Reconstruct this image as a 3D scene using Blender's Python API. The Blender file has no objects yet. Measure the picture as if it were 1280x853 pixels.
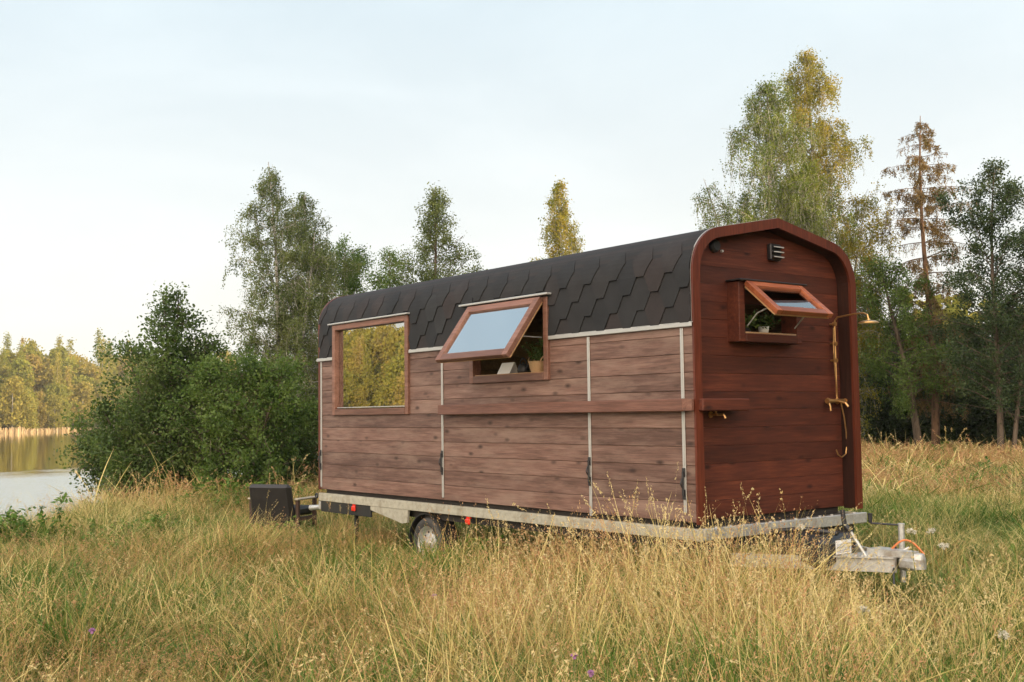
import bpy, math
import numpy as np
from mathutils import Vector
rng = np.random.default_rng(7)
SC = bpy.context.scene
COL = SC.collection
TAU = 2*math.pi
R_ = math.radians

# ------------------------------------------------------------------ camera frame
CAM = np.array([6.8497, -7.3689, 1.815])
RV = np.array([0.61312414, 0.78988681, -0.01255449])
UV = np.array([0.06002939, -0.03073802, 0.99772323])
FV = np.array([-0.78770252, 0.61248184, 0.06626265])
FH = np.array([-0.78944, 0.61383]); RH = np.array([0.61383, 0.78944])
FPX = 1401.68

def ab(x, y):
    dx = np.asarray(x)-CAM[0]; dy = np.asarray(y)-CAM[1]
    return dx*FH[0]+dy*FH[1], dx*RH[0]+dy*RH[1]
def xy(a, b):
    return CAM[0]+a*FH[0]+b*RH[0], CAM[1]+a*FH[1]+b*RH[1]

TH = np.radians(np.array([-180, -150, -120, -90, -60, -40, -26, -24, -21, -14.5, -10, -5, -2]))
RN = np.array([400, 60, 26, 19, 18.5, 19.5, 21.5, 22, 24, 28, 36, 80, 300.])
TH2 = np.radians(np.array([-180, -130, -100, -75, -45, -28, -24, -18, -10, -4, -2]))
RF = np.array([150, 130, 135, 170, 240, 285, 310, 400, 400, 320, 290.])
WATER = -1.0
def smooth(e0, e1, x):
    t = np.clip((x-e0)/(e1-e0), 0, 1); return t*t*(3-2*t)
def lake(x, y):
    a, b = ab(x, y); r = np.hypot(a, b); th = np.arctan2(b, a)
    rn = np.where(th > R_(-2), 1e6, np.interp(th, TH, RN)); rf = np.interp(th, TH2, RF)
    return r, th, rn, rf
def ground_z(x, y):
    x = np.asarray(x, float); y = np.asarray(y, float)
    r, th, rn, rf = lake(x, y)
    z = 0.05*np.sin(x*.55+1.3)*np.sin(y*.47+.4)*smooth(3, 12, r)
    s = smooth(rn-2.6, rn+1.2, r)
    z = z*(1-s) + s*(-1.35)
    s2 = smooth(rn+1.5, rn+12, r); z = z - 1.5*s2
    s3 = smooth(rf-14, rf+4, r); z = z*(1-s3)+s3*(-.45)
    s4 = smooth(rf+5, rf+75, r); z = z + 11*s4
    return z

# ------------------------------------------------------------------ object helpers
def props(o, label=None, cat=None, group=None, kind=None):
    if label: o['label'] = label
    if cat: o['category'] = cat
    if group: o['group'] = group
    if kind: o['kind'] = kind
    return o
def empty(name, loc, label, cat, group=None, rz=0, kind=None):
    o = bpy.data.objects.new(name, None); COL.objects.link(o)
    o.empty_display_size = .2
    o.location = loc; o.rotation_euler = (0, 0, rz)
    return props(o, label, cat, group, kind)

class MB:
    """collects quads / polygons and links them as one mesh object"""
    def __init__(s): s.v = []; s.f = []; s.m = []; s.n = 0; s.q = []
    def add(s, verts, faces, mi=0):
        verts = np.asarray(verts, float).reshape(-1, 3)
        for f in faces: s.f.append([i+s.n for i in f]); s.m.append(mi)
        s.v.append(verts); s.n += len(verts)
    def quads(s, verts, mi=0):           # verts (N,4,3)
        N = len(verts)
        if N == 0: return
        s.q.append((s.n, N, mi)); s.v.append(np.asarray(verts, float).reshape(-1, 3)); s.n += 4*N
    def box(s, a, b, mi=0, bev=0.0):
        (x0, y0, z0), (x1, y1, z1) = np.minimum(a, b), np.maximum(a, b)
        if bev <= 0:
            v = [(x, y, z) for x in (x0, x1) for y in (y0, y1) for z in (z0, z1)]
            s.add(v, [(0, 1, 3, 2), (4, 6, 7, 5), (0, 4, 5, 1), (2, 3, 7, 6), (0, 2, 6, 4), (1, 5, 7, 3)], mi); return
        e = min(bev, (x1-x0)*.4, (y1-y0)*.4, (z1-z0)*.4)
        vs = []; idx = {}
        for i, x in enumerate((x0, x1)):
            for j, y in enumerate((y0, y1)):
                for k, z in enumerate((z0, z1)):
                    sx, sy, sz = 1-2*i, 1-2*j, 1-2*k
                    for ax, p in enumerate(((x, y+sy*e, z+sz*e), (x+sx*e, y, z+sz*e), (x+sx*e, y+sy*e, z))):
                        idx[i, j, k, ax] = len(vs); vs.append(p)
        F = []
        g = lambda *t: idx[t]
        for i in (0, 1):
            F.append([g(i,0,0,0), g(i,1,0,0), g(i,1,1,0), g(i,0,1,0)][::(1 if i else -1)])
            F.append([g(0,i,0,1), g(0,i,1,1), g(1,i,1,1), g(1,i,0,1)][::(1 if i else -1)])
            F.append([g(0,0,i,2), g(1,0,i,2), g(1,1,i,2), g(0,1,i,2)][::(1 if i else -1)])
        for i in (0, 1):
            for j in (0, 1):
                F.append([g(i,j,0,0), g(i,j,1,0), g(i,j,1,1), g(i,j,0,1)])
                F.append([g(i,0,j,0), g(i,1,j,0), g(i,1,j,2), g(i,0,j,2)])
                F.append([g(0,i,j,1), g(1,i,j,1), g(1,i,j,2), g(0,i,j,2)])
        for i in (0, 1):
            for j in (0, 1):
                for k in (0, 1): F.append([g(i,j,k,0), g(i,j,k,1), g(i,j,k,2)])
        s.add(vs, F, mi)
    def tube(s, pts, rad, n=8, mi=0, cap=True):
        P = np.asarray(pts, float); m = len(P)
        rad = np.broadcast_to(np.asarray(rad, float), (m,))
        T = np.gradient(P, axis=0); T /= np.linalg.norm(T, axis=1)[:, None]+1e-12
        up = np.array([0, 0, 1.]) if abs(T[0, 2]) < .9 else np.array([1., 0, 0])
        A = np.cross(T, up); bad = np.linalg.norm(A, axis=1) < 1e-3
        A[bad] = np.cross(T[bad], [0, 1., 0]); A /= np.linalg.norm(A, axis=1)[:, None]+1e-12
        for i in range(1, m):
            if A[i] @ A[i-1] < 0: A[i] = -A[i]
        B = np.cross(T, A)
        an = np.arange(n)*TAU/n
        V = P[:, None]+rad[:, None, None]*(np.cos(an)[None, :, None]*A[:, None]+np.sin(an)[None, :, None]*B[:, None])
        F = [(i*n+j, i*n+(j+1) % n, (i+1)*n+(j+1) % n, (i+1)*n+j) for i in range(m-1) for j in range(n)]
        if cap: F += [tuple(range(n))[::-1], tuple((m-1)*n+j for j in range(n))]
        s.add(V.reshape(-1, 3), F, mi)
    def prism(s, poly, d, mi=0):           # poly: list of 3d points, extruded by vector d
        P = np.asarray(poly, float); n = len(P); d = np.asarray(d, float)
        F = [tuple(range(n))[::-1], tuple(range(n, 2*n))]+[(i, (i+1) % n, n+(i+1) % n, n+i) for i in range(n)]
        s.add(np.concatenate([P, P+d]), F, mi)
    def lathe(s, prof, c=(0, 0, 0), n=24, mi=0, axis='z'):
        V = []
        for r, h in prof:
            for j in range(n):
                t = TAU*j/n
                p = (r*math.cos(t), r*math.sin(t), h)
                if axis == 'y': p = (p[0], p[2], p[1])
                if axis == 'x': p = (p[2], p[0], p[1])
                V.append((p[0]+c[0], p[1]+c[1], p[2]+c[2]))
        m = len(prof)
        F = [(i*n+j, i*n+(j+1) % n, (i+1)*n+(j+1) % n, (i+1)*n+j) for i in range(m-1) for j in range(n)]
        s.add(V, F, mi)
    def build(s, name, mats, parent=None, smooth=False, fix=True):
        me = bpy.data.meshes.new(name)
        V = np.concatenate(s.v) if s.v else np.zeros((0, 3))
        loops = []; starts = []; tot = []; mi = []
        c = 0
        for f, m in zip(s.f, s.m):
            loops.append(np.array(f)); starts.append(c); c += len(f); tot.append(len(f)); mi.append(m)
        L = [np.concatenate(loops)] if loops else []
        starts = np.array(starts, int); tot = np.array(tot, int); mi = np.array(mi, int)
        for st, N, m in s.q:
            L.append(np.arange(st, st+4*N)); starts = np.concatenate([starts, c+4*np.arange(N)]); c += 4*N
            tot = np.concatenate([tot, np.full(N, 4)]); mi = np.concatenate([mi, np.full(N, m)])
        me.vertices.add(len(V)); me.vertices.foreach_set('co', V.astype(np.float32).ravel())
        L = np.concatenate(L) if L else np.zeros(0, int)
        me.loops.add(len(L)); me.loops.foreach_set('vertex_index', L.astype(np.int32))
        me.polygons.add(len(starts))
        me.polygons.foreach_set('loop_start', starts.astype(np.int32))
        me.polygons.foreach_set('material_index', mi.astype(np.int32))
        if smooth: me.polygons.foreach_set('use_smooth', np.ones(len(starts), bool))
        else: me.polygons.foreach_set('use_smooth', np.zeros(len(starts), bool))
        me.update(calc_edges=True); me.validate()
        if fix and s.f:
            import bmesh
            bm = bmesh.new(); bm.from_mesh(me); bmesh.ops.recalc_face_normals(bm, faces=bm.faces[:]); bm.to_mesh(me); bm.free()
        if not isinstance(mats, (list, tuple)): mats = [mats]
        for m in mats: me.materials.append(m)
        o = bpy.data.objects.new(name, me); COL.objects.link(o)
        if parent: o.parent = parent
        return o

# ------------------------------------------------------------------ materials
class NT:
    def __init__(s, name):
        s.mat = bpy.data.materials.new(name); s.mat.use_nodes = True
        s.t = s.mat.node_tree; s.t.nodes.clear(); s.out = s.t.nodes.new('ShaderNodeOutputMaterial')
    def n(s, typ, ins=None, **kw):
        nd = s.t.nodes.new(typ)
        for k, v in kw.items(): setattr(nd, k, v)
        for k, v in (ins or {}).items(): s.set(nd, k, v)
        return nd
    def set(s, nd, k, v):
        sk = nd.inputs[k]
        if hasattr(v, 'outputs'): s.t.links.new(v.outputs[0], sk)
        elif isinstance(v, bpy.types.NodeSocket): s.t.links.new(v, sk)
        else:
            if isinstance(v, tuple) and len(v) == 3 and len(sk.default_value) == 4: v = (*v, 1)
            sk.default_value = v
    def ramp(s, fac, stops):
        r = s.n('ShaderNodeValToRGB'); s.set(r, 0, fac)
        e = r.color_ramp.elements
        while len(e) < len(stops): e.new(.5)
        for el, (p, c) in zip(e, stops): el.position = p; el.color = (*c, 1) if len(c) == 3 else c
        return r
    def math(s, op, a, b=0.0, c=None):
        m = s.n('ShaderNodeMath', operation=op); s.set(m, 0, a); s.set(m, 1, b)
        if c is not None: s.set(m, 2, c)
        return m
    def mix(s, f, a, b, blend='MIX'):
        m = s.n('ShaderNodeMix', data_type='RGBA', blend_type=blend)
        s.set(m, 0, f); s.set(m, 6, a); s.set(m, 7, b); return m.outputs[2]
    def noise(s, vec, scale, detail=4, rough=.55):
        nd = s.n('ShaderNodeTexNoise', {'Scale': scale, 'Detail': detail, 'Roughness': rough})
        if vec is not None: s.set(nd, 'Vector', vec)
        return nd
    def done(s, sh): s.t.links.new(sh.outputs[0], s.out.inputs[0]); return s.mat
    def pbr(s, col, rough=.6, metal=0.0, bump=None, bstr=.3, bdist=.005, spec=.5):
        p = s.n('ShaderNodeBsdfPrincipled', {'Base Color': col, 'Roughness': rough, 'Metallic': metal, 'Specular IOR Level': spec})
        if bump is not None:
            b = s.n('ShaderNodeBump', {'Height': bump, 'Strength': bstr, 'Distance': bdist}); s.set(p, 'Normal', b)
        return s.done(p)

def simple(name, col, rough=.5, metal=0, var=.25, scale=12):
    m = NT(name); co = m.n('ShaderNodeTexCoord').outputs['Object']
    n = m.noise(co, scale, 5, .6)
    c = m.mix(n.outputs[0], tuple(x*(1-var) for x in col), tuple(min(1, x*(1+var)) for x in col))
    return m.pbr(c, rough, metal, n.outputs[0], .15, .003)

def mottled(name, col, dirt, rough, metal, scale):
    m = NT(name); co = m.n('ShaderNodeTexCoord').outputs['Object']
    n = m.noise(co, scale, 6, .7); n2 = m.noise(co, scale*.22, 4, .65)
    c = m.ramp(n, [(.3, tuple(x*.72 for x in col)), (.5, col), (.7, tuple(min(1, x*1.18) for x in col))]).outputs[0]
    c = m.mix(m.n('ShaderNodeMapRange', {'Value': n2, 'From Min': .5, 'From Max': .72, 'To Max': .75}).outputs[0], c, dirt)
    return m.pbr(c, rough, metal, n.outputs[0], .2, .003)

def wood(name, c0, c1, c2, axis, rough=.55, pitch=.1655, knots=True, spec=.35, blotch=None):
    """stained boards: grain along axis, knots, one tone per board (island)"""
    m = NT(name); co = m.n('ShaderNodeTexCoord').outputs['Object']
    isl = m.n('ShaderNodeNewGeometry').outputs['Random Per Island']
    off = m.n('ShaderNodeVectorMath', {0: (37., 53., 71.)}, operation='SCALE'); m.set(off, 'Scale', isl)
    v = m.n('ShaderNodeVectorMath', {0: co, 1: off}, operation='ADD')
    sc = [11., 11., 11.]; sc[axis] = .8
    mp = m.n('ShaderNodeMapping', {'Vector': v, 'Scale': tuple(sc)})
    g = m.noise(mp, 3.2, 6, .62)
    sc2 = [40., 40., 40.]; sc2[axis] = 1.5
    mp2 = m.n('ShaderNodeMapping', {'Vector': v, 'Scale': tuple(sc2)})
    fine = m.noise(mp2, 3, 4, .6)
    sbg = [6., 6., 6.]; sbg[axis] = 1.0
    big = m.noise(m.n('ShaderNodeMapping', {'Vector': v, 'Scale': tuple(sbg)}), 1.2, 4, .6)
    f = m.math('ADD', m.math('MULTIPLY', g, .55), m.math('MULTIPLY', big, .45))
    col = m.ramp(f, [(.33, c0), (.5, c1), (.68, c2)])
    tone = m.n('ShaderNodeMapRange', {'Value': isl, 'To Min': .70, 'To Max': 1.22})
    col = m.mix(1.0, col, tone.outputs[0], 'MULTIPLY')
    fr = m.n('ShaderNodeMapRange', {'Value': fine, 'From Min': .3, 'From Max': .7, 'To Min': .68, 'To Max': 1.18})
    col = m.mix(1.0, col, fr.outputs[0], 'MULTIPLY')
    if blotch:
        sb = [5., 5., 5.]; sb[axis] = 1.1
        bl = m.noise(m.n('ShaderNodeMapping', {'Vector': v, 'Scale': tuple(sb)}), 1.0, 6, .68)
        bf = m.n('ShaderNodeMapRange', {'Value': bl, 'From Min': .48, 'From Max': .68})
        col = m.mix(m.math('MULTIPLY', bf, .6), col, blotch)
    if knots:
        sk = [6.0, 6.0, 6.4]; sk[axis] = 2.9
        mk = m.n('ShaderNodeMapping', {'Vector': v, 'Scale': tuple(sk)})
        vo = m.n('ShaderNodeTexVoronoi', {'Vector': mk, 'Scale': 1.0})
        kf = m.n('ShaderNodeMapRange', {'Value': vo.outputs['Distance'], 'From Min': .05, 'From Max': .19, 'To Min': .92, 'To Max': 0})
        col = m.mix(kf.outputs[0], col, tuple(x*.45 for x in c0))
    return m.pbr(col, rough, 0, m.math('ADD', g, fine), .25, .003, spec)

def leafmat(name, cols, trans=.35, patch=None, rough=.5, pscale=1.5, randw=.38):
    """foliage: tone per leaf and per clump, diffuse + translucent"""
    m = NT(name); co = m.n('ShaderNodeTexCoord').outputs['Object']
    isl = m.n('ShaderNodeNewGeometry').outputs['Random Per Island']
    n = m.noise(co, pscale, 3, .6)
    f = m.math('ADD', m.math('MULTIPLY', isl, randw), m.math('MULTIPLY', m.n('ShaderNodeMapRange', {'Value': n, 'From Min': .36, 'From Max': .64}).outputs[0], 1-randw))
    k = len(cols)
    c = m.ramp(f, [(i/(k-1), cc) for i, cc in enumerate(cols)])
    d = m.n('ShaderNodeBsdfPrincipled', {'Base Color': c, 'Roughness': rough, 'Specular IOR Level': .3})
    t = m.n('ShaderNodeBsdfTranslucent', {'Color': m.mix(1.0, c, (1.25, 1.2, .7), 'MULTIPLY')})
    return m.done(m.n('ShaderNodeMixShader', {0: trans, 1: d, 2: t}))

def grassmat(name, stops, tipcol=None, h=.6, trans=.26):
    """blades: tone by clump position (patches in the meadow) and per blade, base to tip in the blade's own colour"""
    m = NT(name)
    inst = m.n('ShaderNodeObjectInfo')
    isl = m.n('ShaderNodeNewGeometry').outputs['Random Per Island']
    pn = m.noise(inst.outputs['Location'], .28, 3, .6)
    pf = m.n('ShaderNodeMapRange', {'Value': pn, 'From Min': .3, 'From Max': .7})
    f = m.math('ADD', m.math('MULTIPLY', isl, .42), m.math('ADD', m.math('MULTIPLY', pf, .38), m.math('MULTIPLY', inst.outputs['Random'], .2)))
    k = len(stops)
    c = m.ramp(f, [(i/(k-1), cc) for i, cc in enumerate(stops)]).outputs[0]
    if tipcol:
        z = m.n('ShaderNodeSeparateXYZ', {0: m.n('ShaderNodeTexCoord').outputs['Object']}).outputs[2]
        tf = m.n('ShaderNodeMapRange', {'Value': z, 'From Min': h*.15, 'From Max': h*.75})
        c = m.mix(tf.outputs[0], c, m.mix(isl, tuple(x*.75 for x in tipcol), tuple(min(1, x*1.2) for x in tipcol)))
    d = m.n('ShaderNodeBsdfPrincipled', {'Base Color': c, 'Roughness': .55, 'Specular IOR Level': .25})
    t = m.n('ShaderNodeBsdfTranslucent', {'Color': c})
    return m.done(m.n('ShaderNodeMixShader', {0: trans, 1: d, 2: t}))

M = {}
M['side'] = wood('side_boards', (.070, .036, .026), (.148, .082, .063), (.23, .142, .112), 0, .65, blotch=(.24, .165, .13))
M['front'] = wood('front_boards', (.044, .012, .007), (.084, .021, .011), (.135, .036, .017), 1, .6, spec=.3, knots=True, blotch=(.06, .016, .009))
M['trim'] = wood('gable_trim_wood', (.06, .013, .006), (.105, .023, .011), (.14, .035, .017), 2, .42, knots=False)
M['frame'] = wood('frame_wood', (.11, .048, .03), (.17, .08, .054), (.24, .125, .09), 0, .45, knots=False)
M['beam'] = wood('beam_wood', (.085, .036, .024), (.14, .063, .044), (.19, .095, .07), 0, .5, knots=False)
M['fframe'] = wood('front_frame_wood', (.16, .04, .016), (.26, .075, .03), (.34, .11, .045), 1, .4, knots=False)
M['reveal'] = wood('dark_stained_wood', (.014, .006, .004), (.026, .009, .006), (.04, .014, .008), 2, .5, knots=False)  # gable reveal, darker in tone than the trim
M['inner'] = wood('lining_wood', (.28, .16, .08), (.38, .23, .12), (.46, .3, .17), 0, .6)
M['galv'] = mottled('galvanised_steel', (.50, .50, .48), (.24, .19, .13), .42, .5, 30)
M['strip'] = simple('pale_aluminium', (.40, .40, .385), .45, .35, .10, 30)
M['railm'] = mottled('weathered_zinc_rail', (.40, .38, .31), (.19, .15, .095), .55, .25, 16)
M['dark'] = simple('dark_plastic', (.018, .018, .02), .45, 0, .3)
M['under'] = simple('dark_underside', (.03, .025, .022), .8)
M['rubber'] = mottled('tyre_rubber', (.042, .040, .038), (.13, .105, .075), .8, 0, 14)
M['brass'] = simple('aged_brass', (.52, .30, .12), .3, .85, .2, 40)
M['red'] = simple('red_lens', (.62, .03, .015), .25, 0, .1)
M['white'] = simple('white_enamel', (.75, .74, .70), .4, 0, .06)
M['paper'] = simple('white_card', (.80, .79, .76), .7, 0, .04)
M['wicker'] = simple('wicker', (.42, .27, .14), .7, 0, .35, 120)
M['leather'] = simple('black_leatherette', (.016, .014, .014), .5, 0, .35, 9)
M['chairwood'] = simple('worn_pale_wood', (.42, .36, .28), .6, 0, .2, 20)
M['darkwood'] = simple('dark_chair_wood', (.05, .025, .016), .6, 0, .3, 20)
M['curtain'] = simple('ochre_curtain', (.42, .25, .09), .85, 0, .15, 30)
M['orange'] = simple('orange_cable', (.55, .17, .05), .5, 0, .15)

def roof_mat():
    m = NT('bitumen_shingle'); co = m.n('ShaderNodeTexCoord').outputs['Object']
    isl = m.n('ShaderNodeNewGeometry').outputs['Random Per Island']
    c = m.ramp(isl, [(0, (.011, .012, .014)), (.5, (.015, .015, .016)), (.8, (.022, .017, .017)), (1, (.018, .020, .022))])
    gr = m.noise(co, 260, 2, .8); cl = m.noise(co, 3.5, 4, .6)
    s = m.n('ShaderNodeMapRange', {'Value': gr, 'From Min': .3, 'From Max': .7, 'To Min': .6, 'To Max': 1.45})
    s2 = m.n('ShaderNodeMapRange', {'Value': cl, 'From Min': .3, 'From Max': .7, 'To Min': .75, 'To Max': 1.3})
    c = m.mix(1.0, m.mix(1.0, c, s.outputs[0], 'MULTIPLY'), s2.outputs[0], 'MULTIPLY')
    return m.pbr(c, .8, 0, gr.outputs[0], .5, .002, .35)
M['roof'] = roof_mat()

def glass(name, refl, tint):
    m = NT(name)
    lw = m.n('ShaderNodeFresnel', {'IOR': 1.5})
    f = m.math('MINIMUM', m.math('ADD', m.math('MULTIPLY', lw, 1.6), refl), 1.0)
    g = m.n('ShaderNodeBsdfGlossy', {'Color': (.95, .95, .93), 'Roughness': 0.004})
    t = m.n('ShaderNodeBsdfTransparent', {'Color': tint})
    return m.done(m.n('ShaderNodeMixShader', {0: f, 1: t, 2: g}))
M['glass'] = glass('coated_window_glass', .50, (.75, .72, .66))
M['glass2'] = glass('plain_window_glass', .12, (.85, .85, .82))

def bark(name, a, b, scale=6, stretch=.25):
    m = NT(name); co = m.n('ShaderNodeTexCoord').outputs['Object']
    mp = m.n('ShaderNodeMapping', {'Vector': co, 'Scale': (1, 1, stretch)})
    n = m.noise(mp, scale, 6, .7)
    c = m.ramp(n, [(.38, a), (.56, b)])
    return m.pbr(c, .85, 0, n.outputs[0], .6, .02, .2)
M['bark'] = bark('grey_brown_bark', (.05, .038, .028), (.13, .10, .075), 9)
M['birch'] = bark('birch_bark', (.06, .055, .05), (.42, .39, .34), 5, 2.2)
M['pinebark'] = bark('spruce_bark', (.07, .045, .03), (.20, .12, .075), 8)

# ------------------------------------------------------------------ world, sun
LOBE = 3.7; VEIL = 5.45
SUN_EL = 8.5
SUN_AZ = math.atan2(RH[0]-.12*FH[0], RH[1]-.12*FH[1])     # clockwise from +Y
w = bpy.data.worlds.new('World'); SC.world = w; w.use_nodes = True
nt = w.node_tree; nt.nodes.clear()
wo = nt.nodes.new('ShaderNodeOutputWorld'); bg = nt.nodes.new('ShaderNodeBackground')
sky = nt.nodes.new('ShaderNodeTexSky'); sky.sky_type = 'NISHITA'; sky.sun_disc = False
sky.sun_elevation = R_(SUN_EL); sky.sun_rotation = SUN_AZ
sky.air_density = 1.0; sky.dust_density = 1.5; sky.ozone_density = 1.0
tc = nt.nodes.new('ShaderNodeTexCoord')
mp = nt.nodes.new('ShaderNodeMapping'); mp.inputs['Scale'].default_value = (1.0, 1.6, 4.5); mp.inputs['Rotation'].default_value = (0, .12, .6)
nz = nt.nodes.new('ShaderNodeTexNoise'); nz.inputs['Scale'].default_value = 1.7; nz.inputs['Detail'].default_value = 7; nz.inputs['Roughness'].default_value = .55
nz.inputs['Distortion'].default_value = .4
nt.links.new(tc.outputs['Generated'], mp.inputs[0]); nt.links.new(mp.outputs[0], nz.inputs[0])
mr = nt.nodes.new('ShaderNodeMapRange'); mr.inputs[1].default_value = .42; mr.inputs[2].default_value = .75; mr.inputs[3].default_value = .80; mr.inputs[4].default_value = .97
nt.links.new(nz.outputs[0], mr.inputs[0])
def wn(typ, *ins, **kw):
    nd = nt.nodes.new(typ)
    for k, v in kw.items(): setattr(nd, k, v)
    for i, v in enumerate(ins):
        if v is None: continue
        if hasattr(v, 'outputs'): v = v.outputs[0]
        if isinstance(v, bpy.types.NodeSocket): nt.links.new(v, nd.inputs[i])
        else: nd.inputs[i].default_value = v
    return nd
gen = tc.outputs['Generated']
laz, lel = R_(-158), R_(26)          # bright sky glow added behind the viewer to light side wall and grass
lx, ly = xy(math.cos(laz), math.sin(laz)); ld = (float(lx-CAM[0])*math.cos(lel), float(ly-CAM[1])*math.cos(lel), math.sin(lel))
dot = wn('ShaderNodeVectorMath', gen, ld, operation='DOT_PRODUCT').outputs['Value']
lobe = wn('ShaderNodeMapRange', dot, .15, 1.0, 0.0, 1.0); lobe.interpolation_type = 'SMOOTHSTEP'
zz = wn('ShaderNodeSeparateXYZ', gen).outputs[2]
zen = wn('ShaderNodeMapRange', zz, .38, .9, 1.0, .8); zen.interpolation_type = 'SMOOTHSTEP'
veil = wn('ShaderNodeMath', mr, zen, operation='MULTIPLY')
amp = wn('ShaderNodeMath', lobe, LOBE, 1.0, operation='MULTIPLY_ADD')
vr = wn('ShaderNodeValToRGB', zz); el_ = vr.color_ramp.elements
while len(el_) < 4: el_.new(.5)
for e_, (p_, c_) in zip(el_, ((.0, (1.06, 1.02, .95)), (.12, (1.0, 1.015, 1.0)), (.36, (.80, .925, .99)), (.85, (.50, .76, 1.0)))): e_.position = p_; e_.color = (*c_, 1)
vs0 = wn('ShaderNodeVectorMath', vr.outputs[0], operation='SCALE'); vs0.inputs['Scale'].default_value = VEIL
vc = nt.nodes.new('ShaderNodeMix'); vc.data_type = 'RGBA'; nt.links.new(vs0.outputs[0], vc.inputs[6]); vc.inputs[7].default_value = (5.9, 4.85, 3.8, 1)
nt.links.new(lobe.outputs[0], vc.inputs[0])
vs_ = wn('ShaderNodeVectorMath', vc.outputs[2], operation='SCALE'); nt.links.new(amp.outputs[0], vs_.inputs['Scale'])
mx = nt.nodes.new('ShaderNodeMix'); mx.data_type = 'RGBA'
nt.links.new(veil.outputs[0], mx.inputs[0]); nt.links.new(sky.outputs[0], mx.inputs[6]); nt.links.new(vs_.outputs[0], mx.inputs[7])
nt.links.new(mx.outputs[2], bg.inputs[0]); bg.inputs[1].default_value = .10
nt.links.new(bg.outputs[0], wo.inputs[0])
sl = bpy.data.lights.new('sun', 'SUN'); sl.energy = 5.0; sl.angle = R_(.6); sl.color = (1, .76, .40)
so = bpy.data.objects.new('sun', sl); COL.objects.link(so)
sd = Vector((math.sin(SUN_AZ)*math.cos(R_(SUN_EL)), math.cos(SUN_AZ)*math.cos(R_(SUN_EL)), math.sin(R_(SUN_EL))))
so.rotation_euler = sd.to_track_quat('Z', 'Y').to_euler(); so.location = (20, 20, 30)
SC.view_settings.view_transform = 'Standard'; SC.view_settings.look = 'None'
SC.view_settings.exposure = 1.0; SC.view_settings.gamma = 1

cd = bpy.data.cameras.new('camera'); cam = bpy.data.objects.new('camera', cd); COL.objects.link(cam)
cd.sensor_width = 36; cd.lens = FPX/1280*36; cd.clip_end = 5000; cd.clip_start = .1
from mathutils import Matrix
cam.matrix_world = Matrix(((RV[0], UV[0], -FV[0], CAM[0]), (RV[1], UV[1], -FV[1], CAM[1]), (RV[2], UV[2], -FV[2], CAM[2]), (0, 0, 0, 1)))
SC.camera = cam

# ------------------------------------------------------------------ ground and lake
rings = np.concatenate([[0.01], np.geomspace(1.2, 60, 70), np.geomspace(63, 900, 60), np.geomspace(1000, 4000, 6)])
NA = 360
an = np.arange(NA)*TAU/NA
GA = rings[:, None]*np.cos(an); GB = rings[:, None]*np.sin(an)
gx, gy = xy(GA, GB); gz = ground_z(gx, gy)
mb = MB()
mb.add(np.stack([gx, gy, gz], -1), [(i*NA+j, (i+1)*NA+j, (i+1)*NA+(j+1) % NA, i*NA+(j+1) % NA) for i in range(len(rings)-1) for j in range(NA)])
m = NT('meadow_soil'); co = m.n('ShaderNodeTexCoord').outputs['Object']
n1 = m.noise(co, .35, 5, .6); n2 = m.noise(co, 9, 6, .7)
c = m.mix(n1.outputs[0], (.09, .075, .03), (.17, .125, .055))
c = m.mix(m.n('ShaderNodeMapRange', {'Value': n2, 'From Min': .35, 'From Max': .7}).outputs[0], c, (.045, .04, .018))
g = mb.build('ground', m.pbr(c, .95, 0, n2.outputs[0], .6, .05, .1), None, True, fix=False); props(g, 'meadow ground sloping down to the lake', 'ground', kind='structure')

m = NT('lake_water'); co = m.n('ShaderNodeTexCoord').outputs['Object']
mpn = m.n('ShaderNodeMapping', {'Vector': co, 'Rotation': (0, 0, .66), 'Scale': (.35, 1.5, 1)})
wv = m.noise(mpn, 5.5, 3, .6)
cd_ = m.n('ShaderNodeVectorMath', {0: co, 1: (CAM[0], CAM[1], WATER)}, operation='DISTANCE')
edge = m.noise(co, .09, 4, .6)
dist = m.math('ADD', cd_.outputs['Value'], m.math('MULTIPLY', m.math('SUBTRACT', edge, .5), 26.0))
rp = m.n('ShaderNodeMapRange', {'Value': dist, 'From Min': 62., 'From Max': 70., 'To Min': 1., 'To Max': .02})
bp = m.n('ShaderNodeBump', {'Height': wv, 'Distance': .07}); m.set(bp, 'Strength', rp.outputs[0])
lw = m.n('ShaderNodeFresnel', {'IOR': 1.333})
df = m.n('ShaderNodeBsdfDiffuse', {'Color': (.035, .034, .018)})
gl = m.n('ShaderNodeBsdfGlossy', {'Color': (.97, .97, .95), 'Normal': bp}); m.set(gl, 'Roughness', m.n('ShaderNodeMapRange', {'Value': rp.outputs[0], 'To Min': .03, 'To Max': .16}).outputs[0])
p = m.n('ShaderNodeMixShader', {0: lw, 1: df, 2: gl})
wm = m.done(p)
mb = MB(); rr = np.array([11, 20, 40, 70, 130, 250, 440.]); tt = np.radians(np.arange(-160, 3, 4))
wx, wy = xy(rr[:, None]*np.cos(tt), rr[:, None]*np.sin(tt)); nt_ = len(tt)
mb.add(np.stack([wx, wy, np.full_like(wx, WATER)], -1), [(i*nt_+j, (i+1)*nt_+j, (i+1)*nt_+j+1, i*nt_+j+1) for i in range(len(rr)-1) for j in range(nt_-1)])
g = mb.build('lake_water', wm, None, True); props(g, 'still lake with a wind-rippled near part', 'lake', kind='structure')

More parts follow.
